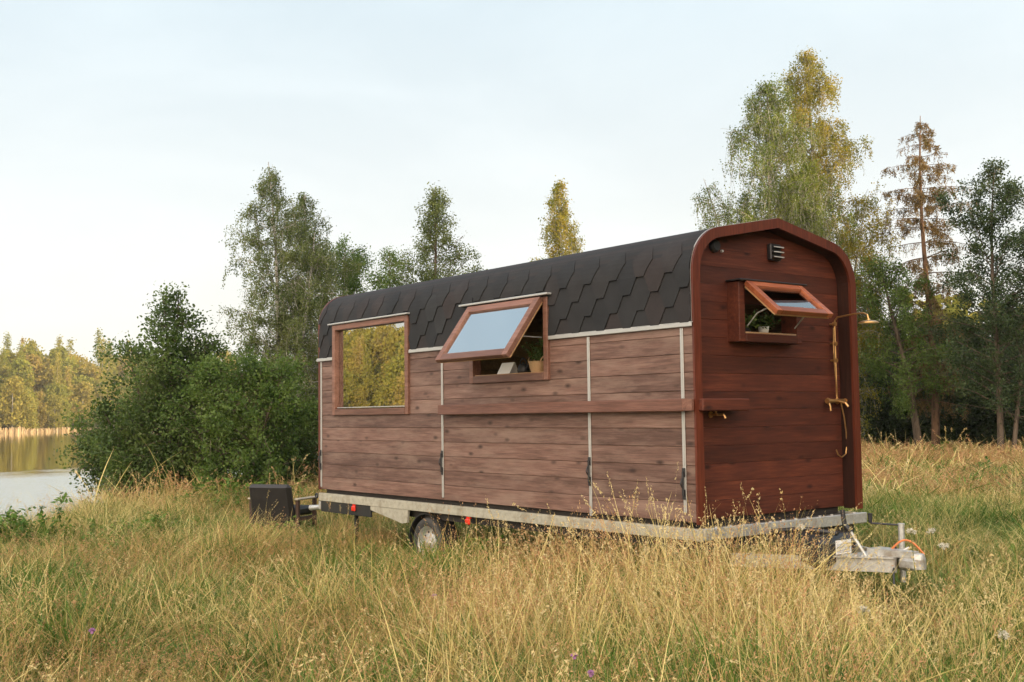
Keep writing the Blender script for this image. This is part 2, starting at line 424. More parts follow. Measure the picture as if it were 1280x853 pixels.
# ------------------------------------------------------------------ instanced stuff (grass, far wood)
def proto_collection(name, objs):
    c = bpy.data.collections.new(name)
    for i, o in enumerate(objs):
        for k in list(o.users_collection): k.objects.unlink(o)
        o.name = '%s_%02d' % (name, i); c.objects.link(o)
    return c
def scatter(name, coll, P, idx, rot, scl, label, cat):
    me = bpy.data.meshes.new(name); n = len(P)
    me.vertices.add(n); me.vertices.foreach_set('co', np.asarray(P, np.float32).ravel())
    at = me.attributes.new('idx', 'INT', 'POINT'); at.data.foreach_set('value', np.asarray(idx, np.int32))
    at = me.attributes.new('rot', 'FLOAT_VECTOR', 'POINT'); at.data.foreach_set('vector', np.asarray(rot, np.float32).ravel())
    at = me.attributes.new('scl', 'FLOAT_VECTOR', 'POINT'); at.data.foreach_set('vector', np.asarray(scl, np.float32).ravel())
    o = bpy.data.objects.new(name, me); COL.objects.link(o)
    g = bpy.data.node_groups.new(name, 'GeometryNodeTree')
    g.interface.new_socket('Geometry', in_out='INPUT', socket_type='NodeSocketGeometry')
    g.interface.new_socket('Geometry', in_out='OUTPUT', socket_type='NodeSocketGeometry')
    N = g.nodes.new; gi = N('NodeGroupInput'); go = N('NodeGroupOutput')
    ip = N('GeometryNodeInstanceOnPoints'); ci = N('GeometryNodeCollectionInfo')
    ci.inputs['Collection'].default_value = coll; ci.inputs['Separate Children'].default_value = True; ci.inputs['Reset Children'].default_value = True
    def na(t, nm):
        a = N('GeometryNodeInputNamedAttribute'); a.data_type = t; a.inputs['Name'].default_value = nm; return a.outputs['Attribute']
    er = N('FunctionNodeEulerToRotation')
    L = g.links.new
    L(gi.outputs[0], ip.inputs['Points']); L(ci.outputs[0], ip.inputs['Instance']); ip.inputs['Pick Instance'].default_value = True
    L(na('INT', 'idx'), ip.inputs['Instance Index']); L(na('FLOAT_VECTOR', 'rot'), er.inputs[0]); L(er.outputs[0], ip.inputs['Rotation'])
    L(na('FLOAT_VECTOR', 'scl'), ip.inputs['Scale']); L(ip.outputs[0], go.inputs[0])
    md = o.modifiers.new('scatter', 'NODES'); md.node_group = g
    return props(o, label, cat, kind='stuff')

def blade_strips(mb, base, az, lean, length, width, curl, nseg=4, mi=0, r=None):
    """vectorised blades: base (N,3); each a tapering strip bending over"""
    N = len(base)
    d = np.stack([np.cos(az), np.sin(az), np.zeros(N)], -1)
    s = np.stack([-np.sin(az), np.cos(az), np.zeros(N)], -1)
    tw = rng.uniform(-1.2, 1.2, N); s = s*np.cos(tw)[:, None]+d*np.sin(tw)[:, None]
    P = [base]; ang = lean.copy(); cur = base.copy(); up = np.array([0, 0, 1.])
    for i in range(nseg):
        cur = cur+(np.cos(ang)[:, None]*up+np.sin(ang)[:, None]*d)*(length/nseg)[:, None]
        P.append(cur); ang = ang+curl/nseg
    ws = [width*f for f in np.append(np.linspace(1, .55, nseg), .12)]
    V = np.zeros((N, (nseg+1)*2, 3))
    for i in range(nseg+1):
        V[:, 2*i] = P[i]-s*ws[i][:, None]/2; V[:, 2*i+1] = P[i]+s*ws[i][:, None]/2
    nv = (nseg+1)*2
    base_idx = mb.n
    mb.v.append(V.reshape(-1, 3)); mb.n += N*nv
    for k in range(N):
        o = base_idx+k*nv
        for i in range(nseg):
            mb.f.append([o+2*i, o+2*i+1, o+2*i+3, o+2*i+2]); mb.m.append(mi)
    return P[-1], ang, d
def panicle(mb, tip, ang, d, L, spread, n, sz, mi):
    """airy seed head: small flakes round the last stretch of each stem"""
    N = len(tip); up = np.array([0, 0, 1.])
    ax = np.cos(ang)[:, None]*up+np.sin(ang)[:, None]*d
    t = rng.uniform(0, 1, (N, n)); w = spread*np.sin(np.pi*np.clip(.15+.85*(1-t), 0, 1))
    c = tip[:, None]+ax[:, None]*((t-.75)*L[:, None])[..., None]+rng.normal(0, 1, (N, n, 3))*(w*.5)[..., None]*np.array([1, 1, .6])
    c = c.reshape(-1, 3); K = len(c)
    u = rng.normal(0, 1, (K, 3))+np.repeat(ax, n, 0)*1.6; u /= np.linalg.norm(u, axis=1)[:, None]
    v = np.cross(u, rng.normal(0, 1, (K, 3))); v /= np.linalg.norm(v, axis=1)[:, None]
    s = sz*rng.uniform(.6, 1.4, K)[:, None]
    mb.quads(np.stack([c-u*s, c+v*s*.33, c+u*s, c-v*s*.33], 1), mi)
def disc(n, r): 
    a = rng.uniform(0, TAU, n); q = r*np.sqrt(rng.uniform(0, 1, n)); return np.stack([q*np.cos(a), q*np.sin(a), np.full(n, -.03)], -1)
U = rng.uniform

GM = dict(
 green=grassmat('grass_green', [(.022, .058, .009), (.066, .135, .020), (.14, .22, .034), (.26, .30, .06)]),
 olive=grassmat('grass_olive', [(.07, .095, .018), (.175, .185, .036), (.34, .275, .068), (.47, .36, .11)]),
 tan=grassmat('grass_tan', [(.24, .17, .048), (.43, .28, .085), (.58, .39, .16), (.66, .48, .24)]),
 straw=grassmat('grass_straw', [(.36, .29, .08), (.55, .44, .15), (.72, .59, .25), (.84, .73, .42)]),
 head=grassmat('seed_heads', [(.28, .135, .065), (.44, .235, .115), (.55, .34, .165), (.62, .44, .24)]),
 pale=grassmat('pale_heads', [(.42, .31, .125), (.56, .43, .19), (.66, .53, .27), (.74, .63, .37)]),
)
GMATS = list(GM.values()); GI = {k: i for i, k in enumerate(GM)}
def leaves(mb, c, size, mi=0, hang=0.0, asp=.62):
    K = len(c)
    if K == 0: return
    u = rng.normal(0, 1, (K, 3)); u[:, 2] -= hang; u /= np.linalg.norm(u, axis=1)[:, None]
    v = np.cross(u, rng.normal(0, 1, (K, 3))); v /= np.linalg.norm(v, axis=1)[:, None]+1e-9
    s = size*rng.uniform(.6, 1.35, K)[:, None]
    mb.quads(np.stack([c, c+u*s*.5+v*s*asp*.5, c+u*s, c+u*s*.5-v*s*asp*.5], 1), mi)
def curve(p, d, L, n, droop, wob):
    pts = [np.array(p, float)]; d = np.array(d, float)
    for i in range(n):
        d = d+np.array([0, 0, -droop])/n+rng.normal(0, wob, 3)/n; d /= np.linalg.norm(d)
        pts.append(pts[-1]+d*L/n)
    return np.array(pts), d
def grow(tr, cr, H, base=(0, 0, 0), lean=(0, 0), prof=None, t0=.15, nl=40, el=(50, 40), droop=.6, twl=.4, ntw=9, nleaf=30, lsize=.06,
         spread=.10, hang=0., strands=0, strandL=.6, r0=None, wob=.35, lw=1.0, clumpy=.5, tmax=1.0, density=None):
    r0 = r0 or H*.012; lsize = lsize*.9; spread = spread*.9
    n = 16; t = np.linspace(0, 1, n)
    ph = U(0, TAU, 2)
    T = np.stack([base[0]+lean[0]*t**1.3+H*.012*np.sin(t*5+ph[0])*t, base[1]+lean[1]*t**1.3+H*.012*np.sin(t*4.3+ph[1])*t, base[2]+H*t], -1)
    tr.tube(T, r0*(1-t)**.85+.008, 8)
    g = U(0, TAU)
    for i in range(nl):
        tt = t0+(tmax-t0)*((i+U(0, 1))/nl)
        g += 2.399+U(-.5, .5)
        L = prof(tt)*U(.6, 1.15)
        e = R_(el[0]+(el[1]-el[0])*tt+U(-12, 12))
        L = min(L/max(.55, math.cos(e)), H*.42)
        if L < .08: continue
        d = np.array([math.cos(g)*math.cos(e), math.sin(g)*math.cos(e), math.sin(e)])
        p = np.array([np.interp(tt, t, T[:, k]) for k in range(3)])
        pts, dd = curve(p, d, L, 7, droop*U(.6, 1.3), wob)
        rr = np.linspace(max(.007, r0*(1-tt)*.42), .004, 8)
        tr.tube(pts, rr, 5, cap=False)
        m = max(2, int(ntw*(.35+.65*min(1, L/max(.3, prof(.4))))))
        for j in range(m):
            s = U(.18, 1.0)
            q = np.array([np.interp(s, np.linspace(0, 1, 8), pts[:, k]) for k in range(3)])
            dd = pts[min(7, int(s*7)+1)]-pts[max(0, int(s*7)-0)] if s < .99 else pts[-1]-pts[-2]
            dd = dd/(np.linalg.norm(dd)+1e-9)+rng.normal(0, .75, 3); dd /= np.linalg.norm(dd)
            tl = twl*U(.5, 1.3)*min(1, .4+L)
            tp, _ = curve(q, dd, tl, 4, droop*.6+hang*.6, .5)
            cr.tube(tp, np.linspace(.006, .002, 5)*lw, 3, 1, cap=False)
            dens = 2.3*U(0, 1)**1.5 if clumpy > .65 else U(1-clumpy, 1+clumpy)
            if density: dens *= density(q)
            k = int(nleaf*dens*1.7)
            if k > 0:
                ss = U(0.0, 1.0, k)**.6*4.2; ii = np.clip(ss.astype(int), 0, 3); f = (ss-ii)[:, None]
                c = tp[ii]*(1-f)+tp[ii+1]*f+rng.normal(0, spread, (k, 3))
                leaves(cr, c, lsize, 0, hang)
            for h in range(strands):
                sp, _ = curve(tp[-1-h % 3], np.array([*rng.normal(0, .35, 2), -1.]), strandL*U(.4, 1.2), 4, 1.2, .25)
                cr.tube(sp, np.linspace(.003, .0015, 5)*lw, 3, 1, cap=False)
                k = int(nleaf*.8*dens)
                ss = U(0, 1, k)*4; ii = np.clip(ss.astype(int), 0, 3); f = (ss-ii)[:, None]
                leaves(cr, sp[ii]*(1-f)+sp[ii+1]*f+rng.normal(0, spread*.45, (k, 3)), lsize, 0, hang+.6)
def clump(kind, var, far=1.0):
    mb = MB(); W = far
    def bl(n, r, lmin, lmax, w0, lean, curl, mat, nseg=4):
        return blade_strips(mb, disc(n, r), U(0, TAU, n), U(0, lean, n), U(lmin, lmax, n), U(.7, 1.3, n)*w0*W, U(.1, curl, n), nseg, GI[mat])
    if kind == 'green':
        bl(85, .24, .22, .65, .010, .75, 2.2, 'green'); bl(22, .24, .3, .65, .007, .5, 1.5, 'olive'); bl(9, .2, .35, .75, .005, .7, 1.7, 'straw')
    elif kind == 'lush':
        bl(110, .26, .2, .6, .014, .8, 2.1, 'green'); bl(14, .22, .3, .6, .008, .6, 1.4, 'olive')
    elif kind == 'tan':
        bl(40, .25, .2, .45, .007, .5, 1.6, 'olive'); bl(24, .25, .2, .55, .006, .6, 1.7, 'tan')
        n = 22; t, a, d = bl(n, .27, .5, .82, .0032, .24, .8, 'tan')
        panicle(mb, t, a, d, U(.13, .22, n), .016, 11, .0075*W, GI['head'])
    elif kind == 'airy':
        bl(40, .25, .18, .42, .007, .5, 1.6, 'olive'); bl(24, .25, .2, .5, .007, .6, 1.7, 'green')
        n = 15; t, a, d = bl(n, .27, .45, .78, .003, .28, .9, 'tan')
        panicle(mb, t, a, d, U(.14, .24, n), .03, 15, .0055*W, GI['head'])
    elif kind == 'straw':
        bl(34, .25, .25, .5, .008, .6, 1.6, 'olive'); bl(26, .25, .25, .55, .009, .6, 1.6, 'green')
        bl(22, .25, .5, 1.1, .0055, .6, 1.7, 'straw', 5); bl(10, .2, .4, .95, .006, 1.0, 2.3, 'straw', 5); bl(14, .25, .3, .7, .008, .7, 1.9, 'green'); bl(10, .2, .3, .7, .006, .9, 1.9, 'tan', 5)
        n = 6; t, a, d = bl(n, .25, .65, 1.05, .0042, .4, .9, 'straw')
        panicle(mb, t, a, d, U(.10, .16, n), .011, 16, .008*W, GI['pale'])
    elif kind == 'stalk':
        bl(26, .25, .2, .45, .008, .5, 1.6, 'olive'); bl(20, .25, .2, .5, .009, .5, 1.6, 'green')
        n = 12; t, a, d = bl(n, .24, .7, 1.1, .005, .3, .6, 'straw', 5)
        panicle(mb, t, a, d, U(.10, .18, n), .014, 26, .0085*W, GI['pale'])
        n = 5; t, a, d = bl(n, .22, .65, 1.0, .0042, .3, .9, 'tan', 5)
        panicle(mb, t, a, d, U(.12, .2, n), .03, 26, .009*W, GI['head'])
    elif kind == 'thatch':
        blade_strips(mb, disc(60, .28)+np.array([0, 0, .04]), U(0, TAU, 60), U(.8, 1.5, 60), U(.2, .55, 60), U(.7, 1.3, 60)*.006*W, U(-.3, .9, 60), 4, GI['tan'])
        blade_strips(mb, disc(20, .28)+np.array([0, 0, .08]), U(0, TAU, 20), U(.6, 1.3, 20), U(.3, .75, 20), U(.7, 1.3, 20)*.0055*W, U(.2, 1.2, 20), 5, GI['straw'])
        bl(36, .25, .2, .5, .009, .6, 1.8, 'green')
    elif kind == 'weed':
        bl(30, .25, .2, .5, .009, .6, 1.8, 'green')
        for q in range(9):
            b0 = disc(1, .2)[0]; tip, _ = curve(b0, (U(-.25, .25), U(-.25, .25), 1), U(.45, .8), 7, .2, .25)
            mb.tube(tip, np.linspace(.004, .002, 8), 4, GI['olive'], cap=False)
            for i in range(2, 8):
                k = 7; leaves(mb, tip[i]+rng.normal(0, .022, (k, 3)), .07*W**.5, GI['green'], -.2, .42)
    return mb.build('clump', GMATS, None, False, fix=False)
KINDS = ['green', 'lush', 'tan', 'airy', 'straw', 'stalk', 'thatch', 'weed']
NV = 4
protos = [clump(k, v) for k in KINDS for v in range(NV)]
GC = proto_collection('grass_clump', protos)
protos = [clump(k, v, 2.3) for k in KINDS for v in range(3)]
GCF = proto_collection('distant_clump', protos)

def vnoise(x, y, s, seed):
    r = np.random.default_rng(seed); T = r.uniform(0, 1, (64, 64))
    X = np.asarray(x)*s+100; Y = np.asarray(y)*s+100
    i = np.floor(X).astype(int); j = np.floor(Y).astype(int); fx = X-i; fy = Y-j
    fx = fx*fx*(3-2*fx); fy = fy*fy*(3-2*fy)
    g = lambda a, b: T[a % 64, b % 64]
    return (g(i, j)*(1-fx)+g(i+1, j)*fx)*(1-fy)+(g(i, j+1)*(1-fx)+g(i+1, j+1)*fx)*fy
def blob(a, b, px, a0, wa, wb):
    b0 = (px-640)/FPX*a0
    return np.exp(-((a-a0)/wa)**2-((b-b0)/wb)**2)
GMIX = 1
def meadow(amin, amax, dens, side, coll, nv, wide, name, label):
    area = side*(amax**2-amin**2)
    n = int(area*dens)
    a = np.sqrt(U(amin**2, amax**2, n)); b = a*U(-side, side, n)
    x, y = xy(a, b)
    r, th, rn, rf = lake(x, y)
    keep = (r < rn-.3)
    under = (x < .1) & (x > -7.0) & (y > .15) & (y < 2.3)
    keep &= ~(under & (U(0, 1, n) < .55))
    hitch = (x > .25) & (x < 1.65) & (np.abs(y-1.15) < .6*(1.8-x)/1.8+.2)
    keep &= ~(hitch & (U(0, 1, n) < .75))
    wheel = (np.abs(y-.14) < .17) & (np.abs(x+4.36) < .34); keep &= ~wheel
    ca, cb = ab(-9.0, .28)
    keep &= ~((np.abs(a-ca) < .42) & (np.abs(b-cb) < .48))
    a, b, x, y, r = a[keep], b[keep], x[keep], y[keep], r[keep]; n = len(a); under = under[keep]; hitch = hitch[keep]
    # what grows where
    n1 = vnoise(x, y, .45, 3)*.6+vnoise(x, y, 1.3, 4)*.4; n2 = vnoise(x, y, .6, 5)*.6+vnoise(x, y, 1.7, 6)*.4
    px = 640+FPX*b/a
    gg = .9*blob(a, b, 500, 12, 1.6, 1.2)+1.3*blob(a, b, 1180, 16, 4.0, 4.0)+.8*blob(a, b, 60, 9, 1.2, .8)+.8*blob(a, b, 330, 7.6, .9, .6)+.7*blob(a, b, 1230, 7.5, .9, .6)+.6*blob(a, b, 820, 6.2, .6, .5)+.8*blob(a, b, 215, 16.5, 1.5, .8)+.8*blob(a, b, 10, 14.5, 1.2, .7)
    gg += .5*blob(a, b, 640, 7.2, 1.2, .9)+.7*blob(a, b, 1160, 6.0, .8, .6)+.5*blob(a, b, 380, 6, .7, .7)
    tt_ = .5*blob(a, b, 1200, 40, 14, 20)+.6*smooth(17, 22, a)+.4*blob(a, b, 250, 9, 2.5, 1.6)+.35*blob(a, b, 400, 8.5, 1.5, 1.)
    hd = 1.6*blob(a, b, 940, 9.1, .9, .6)+.8*blob(a, b, 800, 9.8, .8, 1.2)
    ss = .8*blob(a, b, 930, 8.0, 1.7, 1.1)+.5*blob(a, b, 780, 7.5, 1.6, 1.2)+.35*blob(a, b, 1240, 8, 1.5, 1)
    e = lambda q, c: np.clip((q-c)*6, 0, 1)
    W_ = np.stack([1.05+2.8*gg+3.8*e(n1, .48), .35+2.2*gg+2.6*e(n1, .58),
                   .36+1.8*tt_+2.6*e(n2, .54), .42+1.2*tt_+2.0*hd+2.0*e(1-n1, .58), .34+2.2*ss+2.2*e(1-n2, .56), .06+1.1*ss, 1.25+0*ss, (1.3*blob(a, b, 215, 16.5, 1.3, .8)+1.3*blob(a, b, 10, 14.5, 1.2, .7)+.8*e(vnoise(x, y, .7, 51), .72))*smooth(10, 13, a)], 1)
    W_[:, 2:4] *= np.clip(1-.75*gg, .1, 1)[:, None]
    cs = np.cumsum(W_, 1); k = (U(0, 1, n)[:, None]*cs[:, -1:] > cs).sum(1)
    lump = vnoise(x, y, 1.9, 21)*.6+vnoise(x, y, 3.6, 22)*.4
    hs = .64+.30*(vnoise(x, y, .8, 9)-.5)+.65*(lump-.5)+.34*blob(a, b, 880, 9.0, 1.1, .8)+.62*blob(a, b, 945, 9.1, .75, .42)+.16*ss+.1*smooth(18, 30, a)
    hs += .38*np.exp(-((y+1.1)/.8)**2)*smooth(-4.2, -2.6, x)*smooth(1.0, -.4, x)+.16*blob(a, b, 470, 13.2, .8, .7); hs += .12*smooth(9, 4, a); hs -= .10*blob(a, b, 520, 13, 2.2, 1.6)+.16*blob(a, b, 330, 16, 2, 1.5)
    hs = np.where(under, .5, hs); hs = np.where(hitch, .45, hs)
    hs = hs*(1-.5*blob(a, b, 1098, 8.5, .9, .55)); near_h = np.exp(-((x-1.25)/.55)**2-((y-.75)/.5)**2); hs = hs*(1-.45*near_h)
    hs = np.clip(hs, .28, 1.25)*U(.8, 1.2, n)
    wd = wide*U(.85, 1.2, n)*np.clip(.6+.5*hs, .7, 1.2)
    l1 = (vnoise(x, y, 1.1, 31)-.5)*1.1+(vnoise(x, y, 2.7, 33)-.5)*.5; l2 = (vnoise(x, y, 1.1, 32)-.5)*1.1+(vnoise(x, y, 2.7, 34)-.5)*.5
    P = np.stack([x, y, ground_z(x, y)], -1)
    rot = np.stack([rng.normal(0, .08, n)+l1, rng.normal(0, .08, n)+l2, U(0, TAU, n)], -1)
    return scatter(name, coll, P, k*nv+rng.integers(0, nv, n), rot, np.stack([wd, wd, hs*1.0], -1), label, 'grass')
meadow(2.3, 9.5, 40, .72, GC, NV, 1.0, 'meadow_grass', 'tall mixed green and straw grass of the near meadow')
meadow(9.5, 21, 24, .62, GC, NV, 1.15, 'meadow_grass', 'tall dry and green grass round the wooden trailer')
meadow(21, 62, 8, .60, GCF, 3, 1.7, 'meadow_grass', 'distant tan meadow grass in front of the trees')

# ------------------------------------------------------------------ trees
def at(px, a, dz=0):
    b = (px-640)/FPX*a; x, y = xy(a, b); return (float(x), float(y), float(ground_z(x, y))+dz)
def zof(px, y, a):   # height of a picture row at distance a
    return CAM[2]+(426.5+FPX*.0664-.0126*(px-640)-y)*a/FPX
def tree(name, px, a, label, cat, mats, stems, group=None):
    """stems: list of dicts for grow()"""
    loc = at(px, a, -.1)
    root = empty(name, loc, label, cat, group)
    tr = MB(); cr = MB()
    for s in stems: grow(tr, cr, **s)
    tr.build('trunk', mats[1], root, True, fix=False); cr.build('crown', [mats[0], mats[1]], root, False, fix=False)
    return root
def bell(R, lo=.35, hi=.35, peak=.3, p=1.0):
    """half-width along the height: rises to R at peak then narrows to the tip"""
    def f(t):
        if t < peak: return R*(lo+(1-lo)*math.sin(.5*math.pi*t/peak))
        return R*max(.03, (1-((t-peak)/(1-peak))**p))
    return f
L_dark = leafmat('leaves_dark_green', [(.022, .042, .012), (.055, .092, .022), (.10, .15, .038), (.16, .21, .065)], .4)
L_mid = leafmat('leaves_mid_green', [(.04, .075, .016), (.075, .13, .026), (.12, .18, .04), (.17, .23, .065)], .4)
L_birch = leafmat('leaves_birch', [(.055, .08, .028), (.10, .13, .042), (.15, .18, .06), (.20, .22, .085)], .4)
L_weep = leafmat('leaves_weeping_birch', [(.055, .085, .020), (.10, .14, .030), (.16, .20, .042), (.22, .25, .06)], .4)
L_gold = leafmat('leaves_golden_birch', [(.085, .115, .020), (.17, .18, .028), (.28, .235, .036), (.38, .285, .05)], .4)
L_brown = leafmat('dry_spruce_needles', [(.07, .065, .026), (.15, .10, .036), (.22, .145, .052), (.10, .11, .042)], .25)
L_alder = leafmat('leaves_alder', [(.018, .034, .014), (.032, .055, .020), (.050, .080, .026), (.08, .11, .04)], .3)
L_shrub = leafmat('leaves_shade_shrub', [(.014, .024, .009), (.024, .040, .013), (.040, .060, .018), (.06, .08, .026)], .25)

# left bank: alders and shrubs by the water
tree('alder_shrub', 208, 24.5, 'wide dark green alder at the water edge, its low boughs hanging over the lake', 'tree', (L_dark, M['bark']),
     [dict(H=5.3, base=(U(-.3, .3), U(-.3, .3), 0), lean=(l[0], l[1]), prof=bell(1.55, .6, .3, .3, 1.15), t0=.04, nl=38, el=(20, 45), droop=.3, ntw=10, nleaf=23, lsize=.085, spread=.13, r0=.06, clumpy=.7)
      for l in ((.3*RH[0], .3*RH[1]), (-.25*RH[0], -.25*RH[1]))]
     + [dict(H=4.3, lean=(.75*l*RH[0], .9*l*RH[1]), prof=bell(1.1, .6, .3, .4, 1.5), t0=.04, nl=28, el=(20, 45), droop=.3, ntw=10, nleaf=23, lsize=.08, spread=.13, r0=.05, clumpy=.7) for l in (-1, 1)]
     + [dict(H=h_, lean=(k_*RH[0]+f_*FH[0], k_*RH[1]+f_*FH[1]), prof=bell(1.25, .7, .3, .4, 1.5), t0=.05, nl=20, el=(5, 35), droop=.4, ntw=9, nleaf=32, lsize=.08, spread=.12, r0=.045, clumpy=.8) for h_, k_, f_ in ((2.9, -1.5, 0), (2.1, -1.8, -.4), (2.2, -1.0, -1.0), (2.5, .6, -.9))], 'trees on the lake bank')
tree('alder_shrub', 292, 23.5, 'rounder brighter green alder bush in front of the pale birch trunks', 'tree', (L_mid, M['bark']),
     [dict(H=3.05, base=(U(-.3, .3), U(-.3, .3), 0), lean=(l*RH[0], l*RH[1]), prof=bell(1.0, .6, .3, .4, 1.4), t0=.03, nl=32, el=(20, 55), droop=.3, ntw=8, nleaf=30, lsize=.075, spread=.10, r0=.05, clumpy=.95)
      for l in (-.5, .3, .9)], 'trees on the lake bank')
tree('willow_shrub', 362, 25.5, 'low dark bush filling the gap between the alder and the trailer back', 'shrub', (L_dark, M['bark']),
     [dict(H=2.1, lean=(l*RH[0], l*RH[1]), prof=bell(.95, .8, .3, .4, 1.8), t0=.03, nl=24, el=(20, 50), droop=.3, ntw=8, nleaf=30, lsize=.075, spread=.12, r0=.04, clumpy=.6) for l in (-.6, .1, .7)], 'trees on the lake bank')
tree('birch_tree', 268, 29, 'thin leaning birch sapling rising out of the alders', 'tree', (L_birch, M['birch']),
     [dict(H=5.4, lean=(-.5*RH[0], -.5*RH[1]), prof=bell(.75, .4, .3, .5, 1.2), t0=.25, nl=22, el=(45, 50), droop=.9, ntw=6, nleaf=20, lsize=.06, spread=.07, hang=.4, strands=1, strandL=.4, r0=.05)], 'birches on the bank')
tree('birch_tree', 352, 27, 'tall slender birch with pale trunk, highest of the bank birches', 'tree', (L_birch, M['birch']),
     [dict(H=8.2, lean=(-.35*RH[0], -.35*RH[1]), prof=bell(1.2, .6, .3, .35, 1.5), t0=.14, nl=66, el=(40, 55), droop=.9, ntw=11, nleaf=36, lsize=.05, spread=.075, hang=.4, strands=1, strandL=.45, r0=.075, clumpy=.7),
      dict(H=6.4, base=(.3, .1, 0), lean=(.5*RH[0], .5*RH[1]), prof=bell(1.05, .6, .3, .35, 1.5), t0=.15, nl=44, el=(40, 55), droop=.9, ntw=10, nleaf=36, lsize=.05, spread=.075, hang=.4, strands=1, strandL=.4, r0=.05, clumpy=.7)], 'birches on the bank')
tree('birch_tree', 392, 29, 'slim birch just behind the rear end of the trailer', 'tree', (L_birch, M['birch']),
     [dict(H=7.75, lean=(-.15*RH[0], -.15*RH[1]), prof=bell(1.25, .6, .3, .4, 1.6), t0=.12, nl=58, el=(40, 55), droop=.9, ntw=11, nleaf=38, lsize=.052, spread=.08, hang=.4, strands=1, strandL=.4, r0=.07, clumpy=.7)], 'birches on the bank')
tree('birch_tree', 424, 31, 'bushy bright green birch whose top shows over the rear roof end', 'tree', (L_mid, M['birch']),
     [dict(H=6.7, lean=(.1, 0), prof=bell(1.35, .7, .3, .45, 2.0), t0=.10, nl=54, el=(35, 55), droop=.6, ntw=11, nleaf=34, lsize=.065, spread=.1, hang=.2, strands=0, r0=.07, clumpy=.6)], 'birches on the bank')
# behind the roof
tree('aspen_tree', 538, 33, 'broad pyramid-shaped green tree rising behind the middle of the roof', 'tree', (L_birch, M['bark']),
     [dict(H=8.6, lean=(0, .1), prof=bell(2.2, .6, .3, .3, .95), t0=.12, nl=84, el=(30, 60), droop=.4, ntw=11, nleaf=34, lsize=.066, spread=.1, r0=.1, clumpy=.7)])
tree('aspen_tree', 478, 34, 'small side tree left of the pyramid-shaped one behind the roof', 'tree', (L_mid, M['bark']),
     [dict(H=7.0, lean=(.2*RH[0], .2*RH[1]), prof=bell(1.25, .6, .3, .4, 1.5), t0=.12, nl=48, el=(30, 60), droop=.4, ntw=9, nleaf=32, lsize=.066, spread=.1, r0=.07, clumpy=.7)])
tree('birch_tree', 701, 58, 'lone far birch glowing golden above the roof ridge', 'tree', (L_gold, M['birch']),
     [dict(H=14.1, prof=bell(1.35, .6, .3, .5, 1.15), t0=.3, nl=80, el=(45, 60), droop=1.0, ntw=9, nleaf=22, lsize=.11, spread=.14, hang=.5, strands=1, strandL=.9, r0=.14, lw=2, clumpy=.7)])
# right: the tall birches, spruce and alder
tree('birch_tree', 962, 37, 'large weeping birch with dark grey-green crown behind the gable', 'tree', (L_weep, M['birch']),
     [dict(H=13.0, lean=(.1*RH[0], .1*RH[1]), prof=bell(1.55, .8, .3, .55, 2.0), t0=.22, nl=84, el=(45, 60), droop=1.0, ntw=11, nleaf=26, lsize=.07, spread=.11, hang=.5, strands=2, strandL=.9, r0=.16, lw=1.5, clumpy=.75),
      dict(H=10.2, base=(.4, .2, 0), lean=(1.1*RH[0], 1.1*RH[1]), prof=bell(1.5, .8, .3, .5, 1.8), t0=.25, nl=50, el=(40, 60), droop=1.0, ntw=10, nleaf=26, lsize=.07, spread=.11, hang=.5, strands=2, strandL=.9, r0=.12, lw=1.5, clumpy=.75),
      dict(H=9.7, base=(-.2, 0, 0), lean=(-1.9*RH[0], -1.9*RH[1]), prof=bell(.9, .4, .3, .75, 2.0), t0=.55, nl=22, el=(30, 40), droop=1.2, ntw=7, nleaf=18, lsize=.065, spread=.09, hang=.6, strands=2, strandL=.9, r0=.09, lw=1.5, clumpy=.6)], 'tall birches behind the gable')
tree('birch_tree', 1035, 41, 'tallest birch, its upper crown lit gold on the right side', 'tree', (L_gold, M['birch']),
     [dict(H=15.4, lean=(-.25*RH[0], -.25*RH[1]), prof=bell(1.65, .8, .3, .5, 1.9), t0=.2, nl=92, el=(45, 60), droop=1.0, ntw=11, nleaf=26, lsize=.08, spread=.12, hang=.5, strands=2, strandL=.9, r0=.17, lw=1.6, clumpy=.85),
      dict(H=9.6, base=(.3, .1, 0), lean=(1.2*RH[0], 1.2*RH[1]), prof=bell(1.5, .8, .3, .5, 1.8), t0=.15, nl=50, el=(40, 55), droop=1.0, ntw=10, nleaf=26, lsize=.075, spread=.12, hang=.5, strands=1, strandL=.9, r0=.1, lw=1.5, clumpy=.75)], 'tall birches behind the gable')
tree('alder_tree', 1322, 38, 'dark alder just beyond the picture edge, its boughs reaching in', 'tree', (L_alder, M['bark']),
     [dict(H=9.0, lean=(0, .2), prof=bell(2.4, .75, .3, .4, 1.7), t0=.15, nl=64, el=(12, 50), droop=.1, ntw=10, nleaf=28, lsize=.09, spread=.13, r0=.11, clumpy=.8)])
